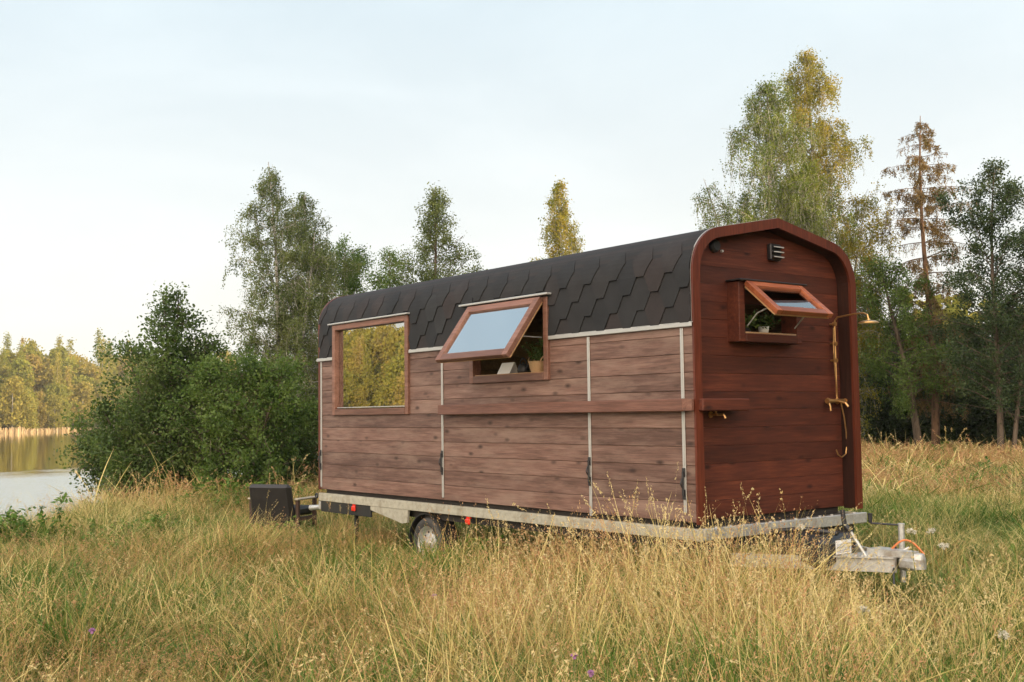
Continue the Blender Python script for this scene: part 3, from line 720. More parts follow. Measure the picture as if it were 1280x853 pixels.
def spruce(px, a, H, label):
    root = empty('spruce_tree', at(px, a, -.1), label, 'tree')
    tr = MB(); cr = MB(); t = np.linspace(0, 1, 14)
    T = np.stack([.08*np.sin(t*6), .1*np.sin(t*5+1), H*t], -1); tr.tube(T, .15*(1-t)**.9+.012, 8)
    z = H*.18; g = 0
    while z < H*.985:
        f = z/H; R = (1.75 if f > .55 else 1.7)*min(1, (1-f)*7+.04)*U(.6, 1.15)
        for k in range(int(U(3, 6))):
            g += 2.4+U(-.3, .3); L = R*U(.55, 1.1)
            pts, _ = curve((0, 0, z), (math.cos(g), math.sin(g), U(-.05, .30)+.6*max(0, f-.8)), L, 6, .35, .15)
            tr.tube(pts, np.linspace(.028*(1-f)+.008, .004, 7), 4, cap=False)
            ns = int(5+L*(15 if f > .5 else 10))
            bare = U(0, 1) < (.06 if f > .5 else .35)
            for j in range(ns):
                s = U(.15, 1); q = np.array([np.interp(s, np.linspace(0, 1, 7), pts[:, i]) for i in range(3)])
                sp, _ = curve(q, np.array([*rng.normal(0, .5, 2), -.75]), U(.2, .62)*(1.2-.5*f), 3, .9, .3)
                cr.tube(sp, np.linspace(.006, .003, 4), 3, 1, cap=False)
                k2 = int(U(2, 7)) if bare else int(U(9, 24))
                ss = U(0, 1, k2)*3; ii = np.clip(ss.astype(int), 0, 2); ff = (ss-ii)[:, None]
                leaves(cr, sp[ii]*(1-ff)+sp[ii+1]*ff+rng.normal(0, .025, (k2, 3)), .10, 0, .7, .28)
        z += U(.36, .62)*(1.2-.5*f)
    tr.build('trunk', M['pinebark'], root, True, fix=False); cr.build('crown', [L_brown, M['pinebark']], root, False, fix=False)
spruce(1163, 40, 12.6, 'sparse spire-shaped spruce with reddish hanging needles')
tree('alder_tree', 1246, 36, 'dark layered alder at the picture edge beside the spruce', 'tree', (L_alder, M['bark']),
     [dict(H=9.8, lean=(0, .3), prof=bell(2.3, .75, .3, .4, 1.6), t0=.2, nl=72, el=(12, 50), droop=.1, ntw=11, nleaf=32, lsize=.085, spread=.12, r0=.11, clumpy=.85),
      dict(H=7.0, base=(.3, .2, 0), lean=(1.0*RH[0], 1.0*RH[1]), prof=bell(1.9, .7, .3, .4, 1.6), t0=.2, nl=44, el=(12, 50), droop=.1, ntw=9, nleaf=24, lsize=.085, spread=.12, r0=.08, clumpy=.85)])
tree('alder_tree', 1128, 39, 'leaning alder with a dark bare lower trunk between gable and spruce', 'tree', (L_mid, M['bark']),
     [dict(H=7.2, base=(.5*RH[0], .5*RH[1], 0), lean=(-1.1*RH[0], -1.1*RH[1]), prof=bell(1.8, .6, .3, .5, 1.8), t0=.3, nl=50, el=(20, 50), droop=.7, ntw=9, nleaf=24, lsize=.085, spread=.13, hang=.3, strands=1, strandL=.5, r0=.15, clumpy=.7)])
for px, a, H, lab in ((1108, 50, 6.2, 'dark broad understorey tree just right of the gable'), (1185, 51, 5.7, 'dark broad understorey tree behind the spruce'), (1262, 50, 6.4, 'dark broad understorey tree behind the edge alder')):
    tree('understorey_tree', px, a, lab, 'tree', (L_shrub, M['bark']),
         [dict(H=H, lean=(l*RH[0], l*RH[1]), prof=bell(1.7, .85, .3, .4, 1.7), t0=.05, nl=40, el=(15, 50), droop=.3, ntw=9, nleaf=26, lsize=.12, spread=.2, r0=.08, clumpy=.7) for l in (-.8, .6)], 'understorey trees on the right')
SH = [(1092, 45, 3.6, 1.5, 'dark shrub closest to the gable edge'), (1130, 46, 4.2, 1.6, 'dark shrub below the leaning alder'),
      (1170, 44, 3.9, 1.6, 'dark shrub round the foot of the spruce'), (1210, 46, 4.5, 1.7, 'dark shrub between spruce and edge alder'),
      (1252, 43, 3.9, 1.7, 'dark shrub round the foot of the edge alder'), (1290, 45, 4.4, 1.8, 'dark shrub cut by the right picture border'),
      (1050, 47, 4.0, 1.7, 'dark shrub hidden mostly by the gable')]
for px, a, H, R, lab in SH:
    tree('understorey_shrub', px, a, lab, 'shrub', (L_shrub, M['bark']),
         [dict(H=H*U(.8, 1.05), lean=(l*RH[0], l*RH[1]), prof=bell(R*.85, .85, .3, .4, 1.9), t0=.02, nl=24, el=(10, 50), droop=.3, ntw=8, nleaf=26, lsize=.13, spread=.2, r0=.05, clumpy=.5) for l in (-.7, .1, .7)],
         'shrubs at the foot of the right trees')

# ------------------------------------------------------------------ far wood round the lake, wood on the sun side
def far_proto(kind):
    mb = MB()
    if kind == 'round':
        H = U(15, 19); t = np.linspace(0, 1, 6); mb.tube(np.stack([0*t, 0*t, H*.9*t], -1), .22*(1-t)+.04, 5, 1)
        nb = 85
        for i in range(nb):
            tt = U(.12, 1); R = 4.6*math.sin(math.pi*min(1, tt*.8+.16))**.7*U(.3, 1)
            c = np.array([*(R*np.array([math.cos(q := U(0, TAU)), math.sin(q)])), H*tt])
            k = 30; leaves(mb, c+rng.normal(0, 1, (k, 3))*np.array([.75, .75, .5]), .75, 0, .2, .8)
    elif kind == 'spire':
        H = U(17, 22); t = np.linspace(0, 1, 6); mb.tube(np.stack([0*t, 0*t, H*t], -1), .2*(1-t)+.03, 5, 1)
        for i in range(75):
            tt = U(.08, 1)**.9; R = (2.9*(1-tt)+.15)*U(.4, 1); q = U(0, TAU)
            k = int(8+26*(1-tt)); leaves(mb, np.array([R*math.cos(q), R*math.sin(q), H*tt])+rng.normal(0, .45, (k, 3)), .6, 0, .6, .6)
    else:
        H = U(3.5, 6)
        for i in range(24):
            tt = U(.05, 1); R = 2.6*math.sin(math.pi*min(1, tt*.6+.35))*U(.2, 1); q = U(0, TAU)
            k = 24; leaves(mb, np.array([R*math.cos(q), R*math.sin(q), H*tt])+rng.normal(0, .5, (k, 3)), .6, 0, .2, .8)
    return mb.build('far_tree', [L_far, M['birch']], None, False, fix=False)
def farmat():
    m = NT('far_foliage'); inst = m.n('ShaderNodeObjectInfo')
    isl = m.n('ShaderNodeNewGeometry').outputs['Random Per Island']
    f = m.math('ADD', m.math('MULTIPLY', inst.outputs['Random'], .7), m.math('MULTIPLY', isl, .3))
    c = m.ramp(f, [(.1, (.17, .19, .045)), (.4, (.25, .245, .055)), (.75, (.33, .27, .07)), (.97, (.32, .23, .10))])
    d = m.n('ShaderNodeBsdfDiffuse', {'Color': c}); t = m.n('ShaderNodeBsdfTranslucent', {'Color': c})
    return m.done(m.n('ShaderNodeMixShader', {0: .4, 1: d, 2: t}))
L_far = farmat()
FC = proto_collection('far_tree', [far_proto(k) for k in ('round', 'round', 'round', 'spire', 'spire', 'low', 'low')])
n = 2600
th = R_(-112)+U(0, 1, n)*R_(118); row = rng.integers(0, 6, n)
rf = np.interp(th, TH2, RF); r = rf+5+row*9+U(-5, 5, n)
x, y = xy(r*np.cos(th), r*np.sin(th))
idx = rng.choice([0, 1, 2, 0, 1, 2, 3, 4], n); low = (row == 0) & (U(0, 1, n) < .5); idx[low] = rng.integers(5, 7, low.sum())
s = U(.58, 1.22, n)*np.where(row < 2, .72, .84)*np.clip(rf/300, .85, 1.2)
scatter('far_wood', FC, np.stack([x, y, ground_z(x, y)-.3], -1), idx, np.stack([0*s, 0*s, U(0, TAU, n)], -1), np.stack([s, s, s*U(.85, 1.15, n)], -1),
        'sunlit wood along the far lake shore', 'wood')
# wood to the right of the picture whose shade lies over the meadow
n = 230
aa = U(-45, 92, n); bb = np.maximum(45, .62*aa)+U(0, 16, n)
Hh = np.interp(aa, [-45, 20, 30, 40, 92], [19, 18.5, 14.5, 12.3, 12.0])
x, y = xy(aa, bb); idx = rng.integers(0, 5, n); s = Hh/17*U(.9, 1.02, n)
low = U(0, 1, n) < .35; idx[low] = rng.integers(5, 7, low.sum()); s[low] = 1.5*U(.8, 1.2, low.sum())
q = 90; aq = U(68, 96, q); bq = U(8, 60, q); xq, yq = xy(aq, bq)
x = np.append(x, xq); y = np.append(y, yq); idx = np.append(idx, rng.integers(5, 7, q)); s = np.append(s, U(.9, 1.5, q)); n += q
scatter('side_wood', FC, np.stack([x, y, ground_z(x, y)-.3], -1), idx, np.stack([0*s, 0*s, U(0, TAU, n)], -1), np.stack([s*1.15, s*1.15, s], -1),
        'wood beside the meadow on the sun side', 'wood')
# reeds
n = 14000
th = R_(-100)+U(0, 1, n)*R_(98); rf = np.interp(th, TH2, RF); r = rf-9+U(0, 1, n)**1.5*7-3*np.sin(th*60)
x, y = xy(r*np.cos(th), r*np.sin(th)); base = np.stack([x, y, np.full(n, WATER-.1)], -1)
mb = MB(); w_ = U(.06, .2, n); h_ = U(.7, 1.6, n)*np.where(th < R_(-23.5), 1.1, .8); q = U(0, TAU, n)
dv = np.stack([np.cos(q)*w_, np.sin(q)*w_, 0*q], -1); up = np.stack([U(-.2, .2, n), U(-.2, .2, n), h_], -1)
mb.quads(np.stack([base-dv, base+dv, base+up+dv*.5, base+up-dv*.5], 1))
g = mb.build('reeds', leafmat('reed_straw', [(.30, .21, .12), (.42, .30, .18), (.5, .37, .23)], .2), None, False, fix=False)
props(g, 'belt of pale reeds along the far shore', 'reeds', kind='stuff')

# ------------------------------------------------------------------ the wooden trailer house (x = -u, y = v)
TR = empty('wooden_trailer', (0, 0, 0), 'brown wooden mobile cabin with rounded shingle roof on a trailer chassis', 'trailer')
def B(mb, u0, u1, v0, v1, z0, z1, mi=0, bev=0.0): mb.box((-u1, v0, z0), (-u0, v1, z1), mi, bev)
LEN, WID, ZB = 6.95, 2.4, .85
VL = 3.08; AR = .43; SL = R_(11)
def profile(off=0.0, n=12, z0=2.60):
    """near-side half of the roof line from the eave up to the ridge, offset outwards"""
    c = (AR, VL); P = [(-off, z0), (-off, VL)]
    for i in range(1, n+1):
        t = (math.pi/2-SL)*i/n; P.append((c[0]-(AR+off)*math.cos(t), c[1]+(AR+off)*math.sin(t)))
    v, z = P[-1]; P.append((WID/2, z+(WID/2-v)*math.tan(SL)))
    return P
def arch(off, z0):
    P = profile(off, z0=z0); return P+[(WID-v, z) for v, z in P[::-1][1:]]
def zprof(v, off):
    P = np.array(arch(off, 0)); return float(np.interp(v, P[:, 0], P[:, 1])) if P[0, 0] < v < P[-1, 0] else 0

WIN1 = (4.70, 6.49, 1.89, 3.01)      # opening in the side wall: u0,u1,z0,z1 (frames cover the rims)
WIN2 = (2.04, 3.33, 2.22, 2.99)
OPS = [WIN1, WIN2]
def cuts(lo, hi, holes):
    seg = [(lo, hi)]
    for a, b in holes:
        o = []
        for s, e in seg:
            if b <= s or a >= e: o.append((s, e)); continue
            if a > s: o.append((s, a))
            if b < e: o.append((b, e))
        seg = o
    return [(s, e) for s, e in seg if e-s > .01]
def backing(mb, fn, lo, hi, z0, z1, ops):
    zs = sorted({z0, z1, *[z for o in ops for z in o[2:] if z0 < z < z1]})
    for a, b in zip(zs, zs[1:]):
        for s, e in cuts(lo, hi, [(o[0], o[1]) for o in ops if o[2] <= a+1e-6 and o[3] >= b-1e-6]): fn(mb, s, e, a, b)
# side wall boards
mb = MB(); z = ZB; row = 0
PITCH = .1655
bz = [ZB]+[.855+PITCH*i for i in range(1, 12)]
for a, b in zip(bz, bz[1:]):
    b = min(b, 2.60)
    if b-a < .03: continue
    joints = []
    for s, e in cuts(.0, LEN, [(o[0], o[1]) for o in OPS if o[2] < b-.02 and o[3] > a+.02]):
        c = s; 
        for J in sorted({3.95, 1.395}):
            if c+.05 < J < e-.05: B(mb, c, J, U(-.001, .001), .024, a+.0016, b-.0016, 0, .0038); c = J+.001
        B(mb, c, e, U(-.001, .001), .024, a+.0016, b-.0016, 0, .0038)
side = mb.build('side_wall', M['side'], TR)
mb = MB(); backing(mb, lambda m_, s, e, a, b: B(m_, s, e, .026, .07, a, b), .02, LEN-.02, ZB+.004, 3.06, OPS)
mb.build('wall_lining', M['inner'], TR)
# vertical cover strips with latches on the side wall
for u, z0, z1, hl in ((6.885, .88, 2.578, (1.11, 1.38)), (3.952, .88, 2.578, (1.14, 1.42)), (1.395, .83, 2.578, (1.12, 1.40)), (.140, .93, 2.578, (1.05, 1.33))):
    mb = MB(); B(mb, u-.019, u+.019, -.012, -.0025, z0, z1, 0, .003); B(mb, u-.008, u+.008, -.016, -.0125, z0, z1, 0, .002)
    mb.build('cover_strip', M['strip'], side)
    mb = MB(); zc = (hl[0]+hl[1])/2
    B(mb, u-.02, u+.02, -.024, -.0165, hl[0], hl[0]+.09, 0, .004); B(mb, u-.02, u+.02, -.024, -.0165, hl[1]-.08, hl[1], 0, .004)
    B(mb, u-.011, u+.011, -.04, -.0245, hl[0]+.03, hl[1]-.03, 0, .005)
    mb.tube([(-u, -.045, zc-.03), (-u, -.062, zc), (-u, -.045, zc+.05)], .006, 6); mb.build('latch', M['dark'], side)
for s, e in cuts(-.0, 6.985, [(1.99, 3.38), (4.64, 6.55)]):
    mb = MB(); B(mb, s, e, -.030, -.014, 2.586, 2.622, 0, .004); B(mb, s, e, -.022, -.004, 2.6225, 2.630)
    mb.build('eave_strip', M['strip'], TR)
# timber rail along the side, turning the front corner
mb = MB(); B(mb, .06, 3.91, -.105, -.018, 1.832, 1.946, 0, .008)
mb.prism([(-.06, -.105, 1.84), (0.0, -.045, 1.84), (0.0, -.018, 1.84), (-.06, -.018, 1.84)], (0, 0, .098))
mb.build('bumper_rail', M['beam'], TR)
mb = MB(); B(mb, -.065, .13, .03, .66, 1.832, 1.944, 0, .01); mb.build('bumper_rail', M['front'], TR)

# roof: curved skin with hexagonal shingles
def arcpts(off):
    P = np.array(profile(off, 14, 2.625)); d = np.concatenate([[0], np.cumsum(np.hypot(*np.diff(P, axis=0).T))]); return P, d
P0, D0 = arcpts(.004)
ST = D0[-1]
def onroof(u, s, h, far=False):
    s = min(max(s, 0), ST); i = min(max(int(np.searchsorted(D0, s)-1), 0), len(P0)-2)
    t = (s-D0[i])/(D0[i+1]-D0[i]); p = P0[i]*(1-t)+P0[i+1]*t
    tg = P0[i+1]-P0[i]; tg = tg/np.hypot(*tg); nn = np.array([-tg[1], tg[0]])
    p = p+nn*h; v = WID-p[0] if far else p[0]
    return (-u, v, p[1])
mb = MB()
for far in (False, True):
    for i in range(len(P0)-1):
        ops = [] if far or i > 0 else OPS
        us = sorted({0.02, LEN-.02, *[k for o in ops for k in o[:2]]})
        zc = 2.99
        ss = [D0[i], D0[i+1]] if i or far else [0, zc-2.625, 3.01-2.625, D0[1]]
        for s0, s1 in zip(ss, ss[1:]):
            for a, b in zip(us, us[1:]):
                z_ = 2.625+(s0+s1)/2
                if any(o[0] < (a+b)/2 < o[1] and z_ < o[3] for o in ops): continue
                q = [onroof(a, s0, 0, far), onroof(b, s0, 0, far), onroof(b, s1, 0, far), onroof(a, s1, 0, far)]
                q2 = [onroof(a, s0, -.035, far), onroof(b, s0, -.035, far), onroof(b, s1, -.035, far), onroof(a, s1, -.035, far)]
                mb.add(q+q2, [(0, 1, 2, 3), (0, 4, 5, 1), (3, 2, 6, 7), (0, 3, 7, 4), (1, 5, 6, 2)], 1); mb.add(q2, [(3, 2, 1, 0)])
roof = mb.build('roof', [M['inner'], M['roof']], TR, fix=False)
mb = MB(); EXP = .158; PIT = .37; FL = .105; SLN = (PIT-2*FL)/2
rows = int(ST/EXP)+2
for far in (False, True):
    for k in range(-1, rows):
        uo = (PIT/2 if k % 2 else 0)
        for c in np.arange(-PIT, LEN+PIT, PIT):
            uc = c+uo+.09; zc = 2.625+(k+.5)*EXP
            lift = U(.016, .022); jit = U(-.004, .004)
            top = .002
            lim = (0.015, LEN-.015)
            hit = None
            if not far:
                for o in OPS:
                    if zc-EXP < o[3]+.03:
                        if o[0]-.03 < uc < o[1]+.03: hit = 'in'
                        elif uc <= o[0]-.03 and uc > o[0]-.3: lim = (lim[0], min(lim[1], o[0]-.0))
                        elif uc >= o[1]+.03 and uc < o[1]+.3: lim = (max(lim[0], o[1]+.0), lim[1])
                        s0 = k*EXP+jit; L = 7; V = []
            for i in range(L):
                f = i/(L-1); s = s0+2*EXP*f
                hw = FL/2+SLN*(2*f if f <= .5 else 2-2*f)
                if hit: s = max(s, 3.045-2.625)
                a, b = min(max(uc-hw, lim[0]), lim[1]), min(max(uc+hw, lim[0]), lim[1])
                h = lift*(1-f)+top
                V += [onroof(a, s, h, far), onroof(b, s, h, far), onroof(a, s, 0.0005, far), onroof(b, s, 0.0005, far)]
            if V[4*3][0] == V[4*3+1][0]: continue
            if (s0+2*EXP) < (.44 if hit else .01) or s0 > ST-.005: continue
            F = []
            for i in range(L-1):
                o = 4*i; F += [(o, o+1, o+5, o+4), (o, o+4, o+6, o+2), (o+1, o+3, o+7, o+5)]
            F.append((0, 2, 3, 1)); mb.add(V, F)
mb.build('shingles', M['roof'], roof, fix=False)
def band(mb, u0, u1, o0, o1, z0, mi=0):
    A, C = arch(o0, z0), arch(o1, z0); n = len(A)
    V = [(-u, v, z) for u in (u0, u1) for P in (A, C) for v, z in P]
    q = lambda s, p, i: (s*2+p)*n+i
    F = []
    for i in range(n-1):
        F += [(q(0,0,i), q(0,0,i+1), q(0,1,i+1), q(0,1,i)), (q(1,0,i), q(1,1,i), q(1,1,i+1), q(1,0,i+1)),
              (q(0,0,i), q(1,0,i), q(1,0,i+1), q(0,0,i+1)), (q(0,1,i), q(0,1,i+1), q(1,1,i+1), q(1,1,i))]
    F += [(q(0,0,0), q(0,1,0), q(1,1,0), q(1,0,0)), (q(0,0,n-1), q(1,0,n-1), q(1,1,n-1), q(0,1,n-1))]
    mb.add(V, F, mi)
mb = MB(); band(mb, -.012, .012, -.088, .006, .835); gt = mb.build('gable_trim', M['trim'], TR)
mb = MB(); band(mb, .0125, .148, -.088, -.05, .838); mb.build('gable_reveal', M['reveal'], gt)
mb = MB(); band(mb, .0125, .024, .0065, .0095, 2.636); mb.build('verge_strip', M['strip'], gt)
mb = MB(); band(mb, LEN-.03, LEN+.015, -.10, .010, .84); gr = mb.build('gable_trim', M['trim'], TR)

# front and rear end walls
FW = (.655, 1.515, 2.50, 3.005)       # front window opening v0,v1,z0,z1
def endwall(u0, u1, ops, name, mat):
    mb = MB(); z0 = .855
    while z0 < 3.66:
        z1 = min(z0+.1655, 3.7)
        a, b = z0+.0008, z1-.0008
        if z1 < VL-.1:
            for s, e in cuts(.045, WID-.045, [(o[0], o[1]) for o in ops if o[2] < b-.02 and o[3] > a+.02]): mb.box((-u1, s, a), (-u0+U(-.0012, .0012), e, b), 0, .0022)
        else:
            vs = [v for v in np.linspace(.04, WID-.04, 61) if zprof(v, -.05) > a+.003]
            if len(vs) > 2:
                top = [(-u1, v, min(b, zprof(v, -.05))) for v in vs]
                poly = [(-u1, vs[0], a), (-u1, vs[-1], a)]+top[::-1]
                mb.prism(poly, (u1-u0, 0, 0))
        z0 = z1
    o = mb.build(name, mat, TR)
    return o
fwall = endwall(.152, .176, [FW], 'end_wall', M['front'])
mb = MB(); backing(mb, lambda m_, s, e, a, b: m_.box((-.205, s, a), (-.178, e, b)), .07, WID-.07, ZB+.01, 3.10, [FW])
vs = np.linspace(.08, WID-.08, 41); mb.prism([(-.205, .08, 3.1), (-.205, WID-.08, 3.1)]+[(-.205, v, zprof(v, -.06)) for v in vs[::-1]], (.027, 0, 0))
mb.build('wall_lining', M['inner'], TR)
rwall = endwall(LEN-.06, LEN-.035, [], 'end_wall', M['side']); 
mb = MB(); backing(mb, lambda m_, s, e, a, b: B(m_, s, e, 2.30, 2.39, a, b), .2, LEN-.07, ZB+.01, 3.1, [(1.9, 3.9, ZB+.05, 2.9)]); mb.build('side_wall', M['inner'], TR)
mb = MB(); B(mb, .21, LEN-.07, .075, 2.295, ZB-.06, ZB+.04); mb.build('floor_panel', M['under'], TR)
mb = MB()
for k in range(13): B(mb, 4.2, 4.25, .5, 2.29, ZB+.045+.165*k, ZB+.045+.165*k+.162, 0, .004)
mb.build('partition_wall', M['inner'], TR)

# windows of the side wall
def sideframe(o, w_=.062, v0=-.03, v1=.075, ow=.045):
    u0, u1, z0, z1 = o; mb = MB()
    B(mb, u0-ow, u0+w_-ow, v0, v1, z0-ow, z1+ow, 0, .005); B(mb, u1-w_+ow, u1+ow, v0, v1, z0-ow, z1+ow, 0, .005)
    B(mb, u0+w_-ow+.001, u1-w_+ow-.001, v0+.001, v1, z1+ow-w_, z1+ow, 0, .005); B(mb, u0+w_-ow+.001, u1-w_+ow-.001, v0-.004, v1, z0-ow, z0-ow+w_+.01, 0, .005)
    return mb
W1 = empty('window', (0, 0, 0), None, None); W1.parent = TR
mb = sideframe(WIN1, .072, -.034, .075, .045)
mb.build('frame', M['frame'], W1)
mb = MB(); B(mb, WIN1[0]+.036, WIN1[1]-.036, .034, .042, WIN1[2]+.045, WIN1[3]-.035); mb.build('pane', M['glass'], W1)
mb = MB(); B(mb, WIN1[0]+.04, WIN1[1]-.04, -.006, .033, WIN1[2]+.0505, WIN1[2]+.062, 0, .002); mb.build('sill_strip', M['strip'], W1)
mb = MB(); B(mb, 4.62, 6.60, -.07, -.012, 3.058, 3.078, 0, .004); mb.build('drip_cap', M['strip'], W1)
W2 = empty('window', (0, 0, 0), None, None); W2.parent = TR
mb = sideframe(WIN2, .07, -.034, .085, .045); mb.build('frame', M['frame'], W2)
mb = MB(); B(mb, WIN2[0]+.028, WIN2[1]-.028, -.01, .30, WIN2[2]+.03, WIN2[2]+.046, 0, .003); mb.build('sill', M['inner'], W2)
mb = MB(); B(mb, 1.94, 3.50, -.085, -.012, 3.048, 3.070, 0, .004); mb.build('drip_cap', M['strip'], W2)
th = R_(36.5)
def tilt_side(p):   # (u, depth below hinge, out) -> world
    u, d, o = p; hz, hv = 3.003, -.036
    return (-u, hv-d*math.sin(th)-o*math.cos(th), hz-d*math.cos(th)+o*math.sin(th))
def tbox(mb, f, a, b, mi=0, e=.004):
    t = MB(); t.box(a, b, 0, e); V = np.concatenate(t.v); V = np.array([f(p) for p in V]); mb.add(V, t.f, mi)
SW, SH_, sw = (2.05, 3.33), .755, .085
mb = MB()
tbox(mb, tilt_side, (SW[0], 0, 0), (SW[0]+sw, SH_, .055)); tbox(mb, tilt_side, (SW[1]-sw, 0, 0), (SW[1], SH_, .055))
tbox(mb, tilt_side, (SW[0]+sw+.001, 0, .001), (SW[1]-sw-.001, sw, .054)); tbox(mb, tilt_side, (SW[0]+sw+.001, SH_-sw, .001), (SW[1]-sw-.001, SH_, .054))
mb.build('sash', M['frame'], W2)
mb = MB()
tbox(mb, tilt_side, (SW[0]+.012, .012, -.022), (SW[0]+.05, SH_-.012, -.001)); tbox(mb, tilt_side, (SW[1]-.05, .012, -.022), (SW[1]-.012, SH_-.012, -.001))
tbox(mb, tilt_side, (SW[0]+.051, SH_-.05, -.022), (SW[1]-.051, SH_-.012, -.001)); mb.build('sash_rebate', simple('raw_sash_wood', (.50, .30, .14), .5, 0, .15, 20), W2)
mb = MB(); tbox(mb, tilt_side, (SW[0]+sw-.01, sw-.01, .022), (SW[1]-sw+.01, SH_-sw+.01, .030), e=0); mb.build('pane', M['glass'], W2)
for u in (SW[0]+.1, SW[1]-.1):
    mb = MB(); mb.tube([(-u, .02, 2.62), tilt_side((u, .45, -.02))], .006, 6); mb.build('window_stay', M['galv'], W2)
# front window
W3 = empty('window', (0, 0, 0), None, None); W3.parent = TR
v0, v1, z0, z1 = FW; mb = MB()
FB = lambda a, b, c, d, m_=mb, x0=-.20, x1=-.008: m_.box((x0, a, c), (x1, b, d), 0, .005)
FB(v0-.028, v0+.055, z0-.028, z1+.03); FB(v1-.055, v1+.028, z0-.028, z1+.03)
FB(v0+.056, v1-.056, z1-.03, z1+.03, mb, -.20, -.009); FB(v0+.056, v1-.056, z0-.028, z0+.05, mb, -.20, -.004)
mb.build('frame', M['front'], W3)
mb = MB(); mb.box((-.42, v0+.056, z0+.0505), (-.012, v1-.056, z0+.066), 0, .003); mb.build('sill', M['inner'], W3)
mb = MB(); mb.box((-.14, v0-.06, z1+.032), (.045, v1+.06, z1+.047), 0, .003); mb.build('drip_cap', M['dark'], W3)
t2 = R_(50)
def tilt_front(p):
    v, d, o = p; return (.0+d*math.sin(t2)+o*math.cos(t2), v, 3.0-d*math.cos(t2)+o*math.sin(t2))
mb = MB(); a, b, h, sw = .685, 1.50, .475, .075
tbox(mb, tilt_front, (a, 0, 0), (a+sw, h, .05)); tbox(mb, tilt_front, (b-sw, 0, 0), (b, h, .05))
tbox(mb, tilt_front, (a+sw+.001, 0, .001), (b-sw-.001, sw, .049)); tbox(mb, tilt_front, (a+sw+.001, h-sw, .001), (b-sw-.001, h, .049))
mb.build('sash', M['fframe'], W3)
mb = MB(); tbox(mb, tilt_front, (a+.012, .012, -.02), (a+.05, h-.012, -.001)); tbox(mb, tilt_front, (b-.05, .012, -.02), (b-.012, h-.012, -.001)); tbox(mb, tilt_front, (a+.051, h-.05, -.02), (b-.051, h-.012, -.001))
mb.build('sash_rebate', bpy.data.materials['raw_sash_wood'], W3)
mb = MB(); tbox(mb, tilt_front, (a+sw-.01, sw-.01, .02), (b-sw+.01, h-sw+.01, .027), e=0); mb.build('pane', M['glass2'], W3)
for v in (.75, 1.44):
    mb = MB(); mb.tube([(-.02, v, 2.62), (.10, v, 2.73), tilt_front((v, .33, -.02))], .006, 6); mb.build('window_stay', M['galv'], W3)

# fittings on the front wall
X0 = -.152
mb = MB(); mb.box((X0+.001, 1.215, 3.285), (X0+.055, 1.375, 3.445), 0, .01)
for k in range(3): mb.prism([(X0+.056, 1.225, 3.30+.048*k), (X0+.056, 1.225, 3.325+.048*k), (X0+.085, 1.225, 3.312+.048*k)], (0, .14, 0))
vt = mb.build('air_vent', M['dark'], fwall)
mb = MB()
for k in range(3): mb.box((X0+.086, 1.222, 3.306+.048*k), (X0+.094, 1.368, 3.318+.048*k), 0, .002)
mb.build('vent_louvre', M['galv'], fwall)
mb = MB(); mb.lathe([(.0, .05), (.045, .05), (.06, .03), (.062, .001)], (X0, .455, 3.36), 24, 0, 'x'); mb.build('round_outlet', M['dark'], fwall)
mb = MB(); mb.lathe([(0, .02), (.012, .02), (.014, 0)], (X0+.03, .53, 3.315), 10, 0, 'x'); mb.build('small_knob', M['galv'], fwall)
# brass tap by the corner
mb = MB(); tx = -.10
mb.tube([(X0-.0, .36, 1.80), (X0+.09, .36, 1.80)], .013, 10); mb.tube([(X0+.06, .36, 1.80), (X0+.14, .385, 1.80), (X0+.155, .39, 1.765)], .012, 10)
mb.tube([(X0+.07, .36, 1.80), (X0+.07, .36, 1.835)], .008, 8); mb.box((X0+.06, .31, 1.833), (X0+.08, .41, 1.845), 0, .004); mb.lathe([(0, .012), (.028, .012), (.03, 0)], (X0, .36, 1.80), 16, 0, 'x')
mb.build('tap', M['brass'], fwall)
# shower: riser, head, mixer and hose
SV = 2.18
SHW = empty('shower', (0, 0, 0), None, None); SHW.parent = TR
mb = MB(); mb.tube([(X0+.055, SV, 1.92), (X0+.055, SV, 2.68), (X0+.06, SV, 2.735), (X0+.09, SV, 2.765), (X0+.30, SV, 2.785), (X0+.40, SV, 2.785), (X0+.445, SV, 2.765), (X0+.455, SV, 2.72)], .009, 10)
mb.build('riser_pipe', M['brass'], SHW)
for z in (2.70, 2.50, 2.33):
    mb = MB(); mb.tube([(X0, SV, z), (X0+.055, SV, z)], .011, 8); mb.lathe([(0, .03), (.022, .03), (.024, 0)], (X0+.04, SV, z), 14, 0, 'x'); mb.build('pipe_bracket', M['brass'], SHW)
mb = MB(); mb.lathe([(.014, .045), (.02, .03), (.07, .022), (.098, .008), (.1, 0), (.0, -.004)], (X0+.455, SV, 2.68), 28); mb.build('shower_head', M['brass'], SHW)
mb = MB(); mb.tube([(X0+.06, SV-.15, 1.92), (X0+.06, SV+.15, 1.92)], .02, 12)
for s in (-1, 1):
    mb.tube([(X0, SV+s*.075, 1.92), (X0+.06, SV+s*.075, 1.92)], .015, 10); mb.lathe([(0, .012), (.032, .012), (.034, 0)], (X0, SV+s*.075, 1.92), 16, 0, 'x')
    mb.tube([(X0+.06, SV+s*.145, 1.92), (X0+.085, SV+s*.15, 1.865), (X0+.09, SV+s*.15, 1.82)], .009, 8)
    mb.lathe([(.0, -.02), (.026, -.02), (.026, .02), (0, .02)], (X0+.06, SV+s*.15, 1.92), 14, 0, 'y')
mb.tube([(X0+.06, SV, 1.92), (X0+.14, SV+.02, 1.90), (X0+.17, SV+.025, 1.86)], .013, 10)
mb.build('mixer', M['brass'], SHW)
t = np.linspace(0, 1, 22)
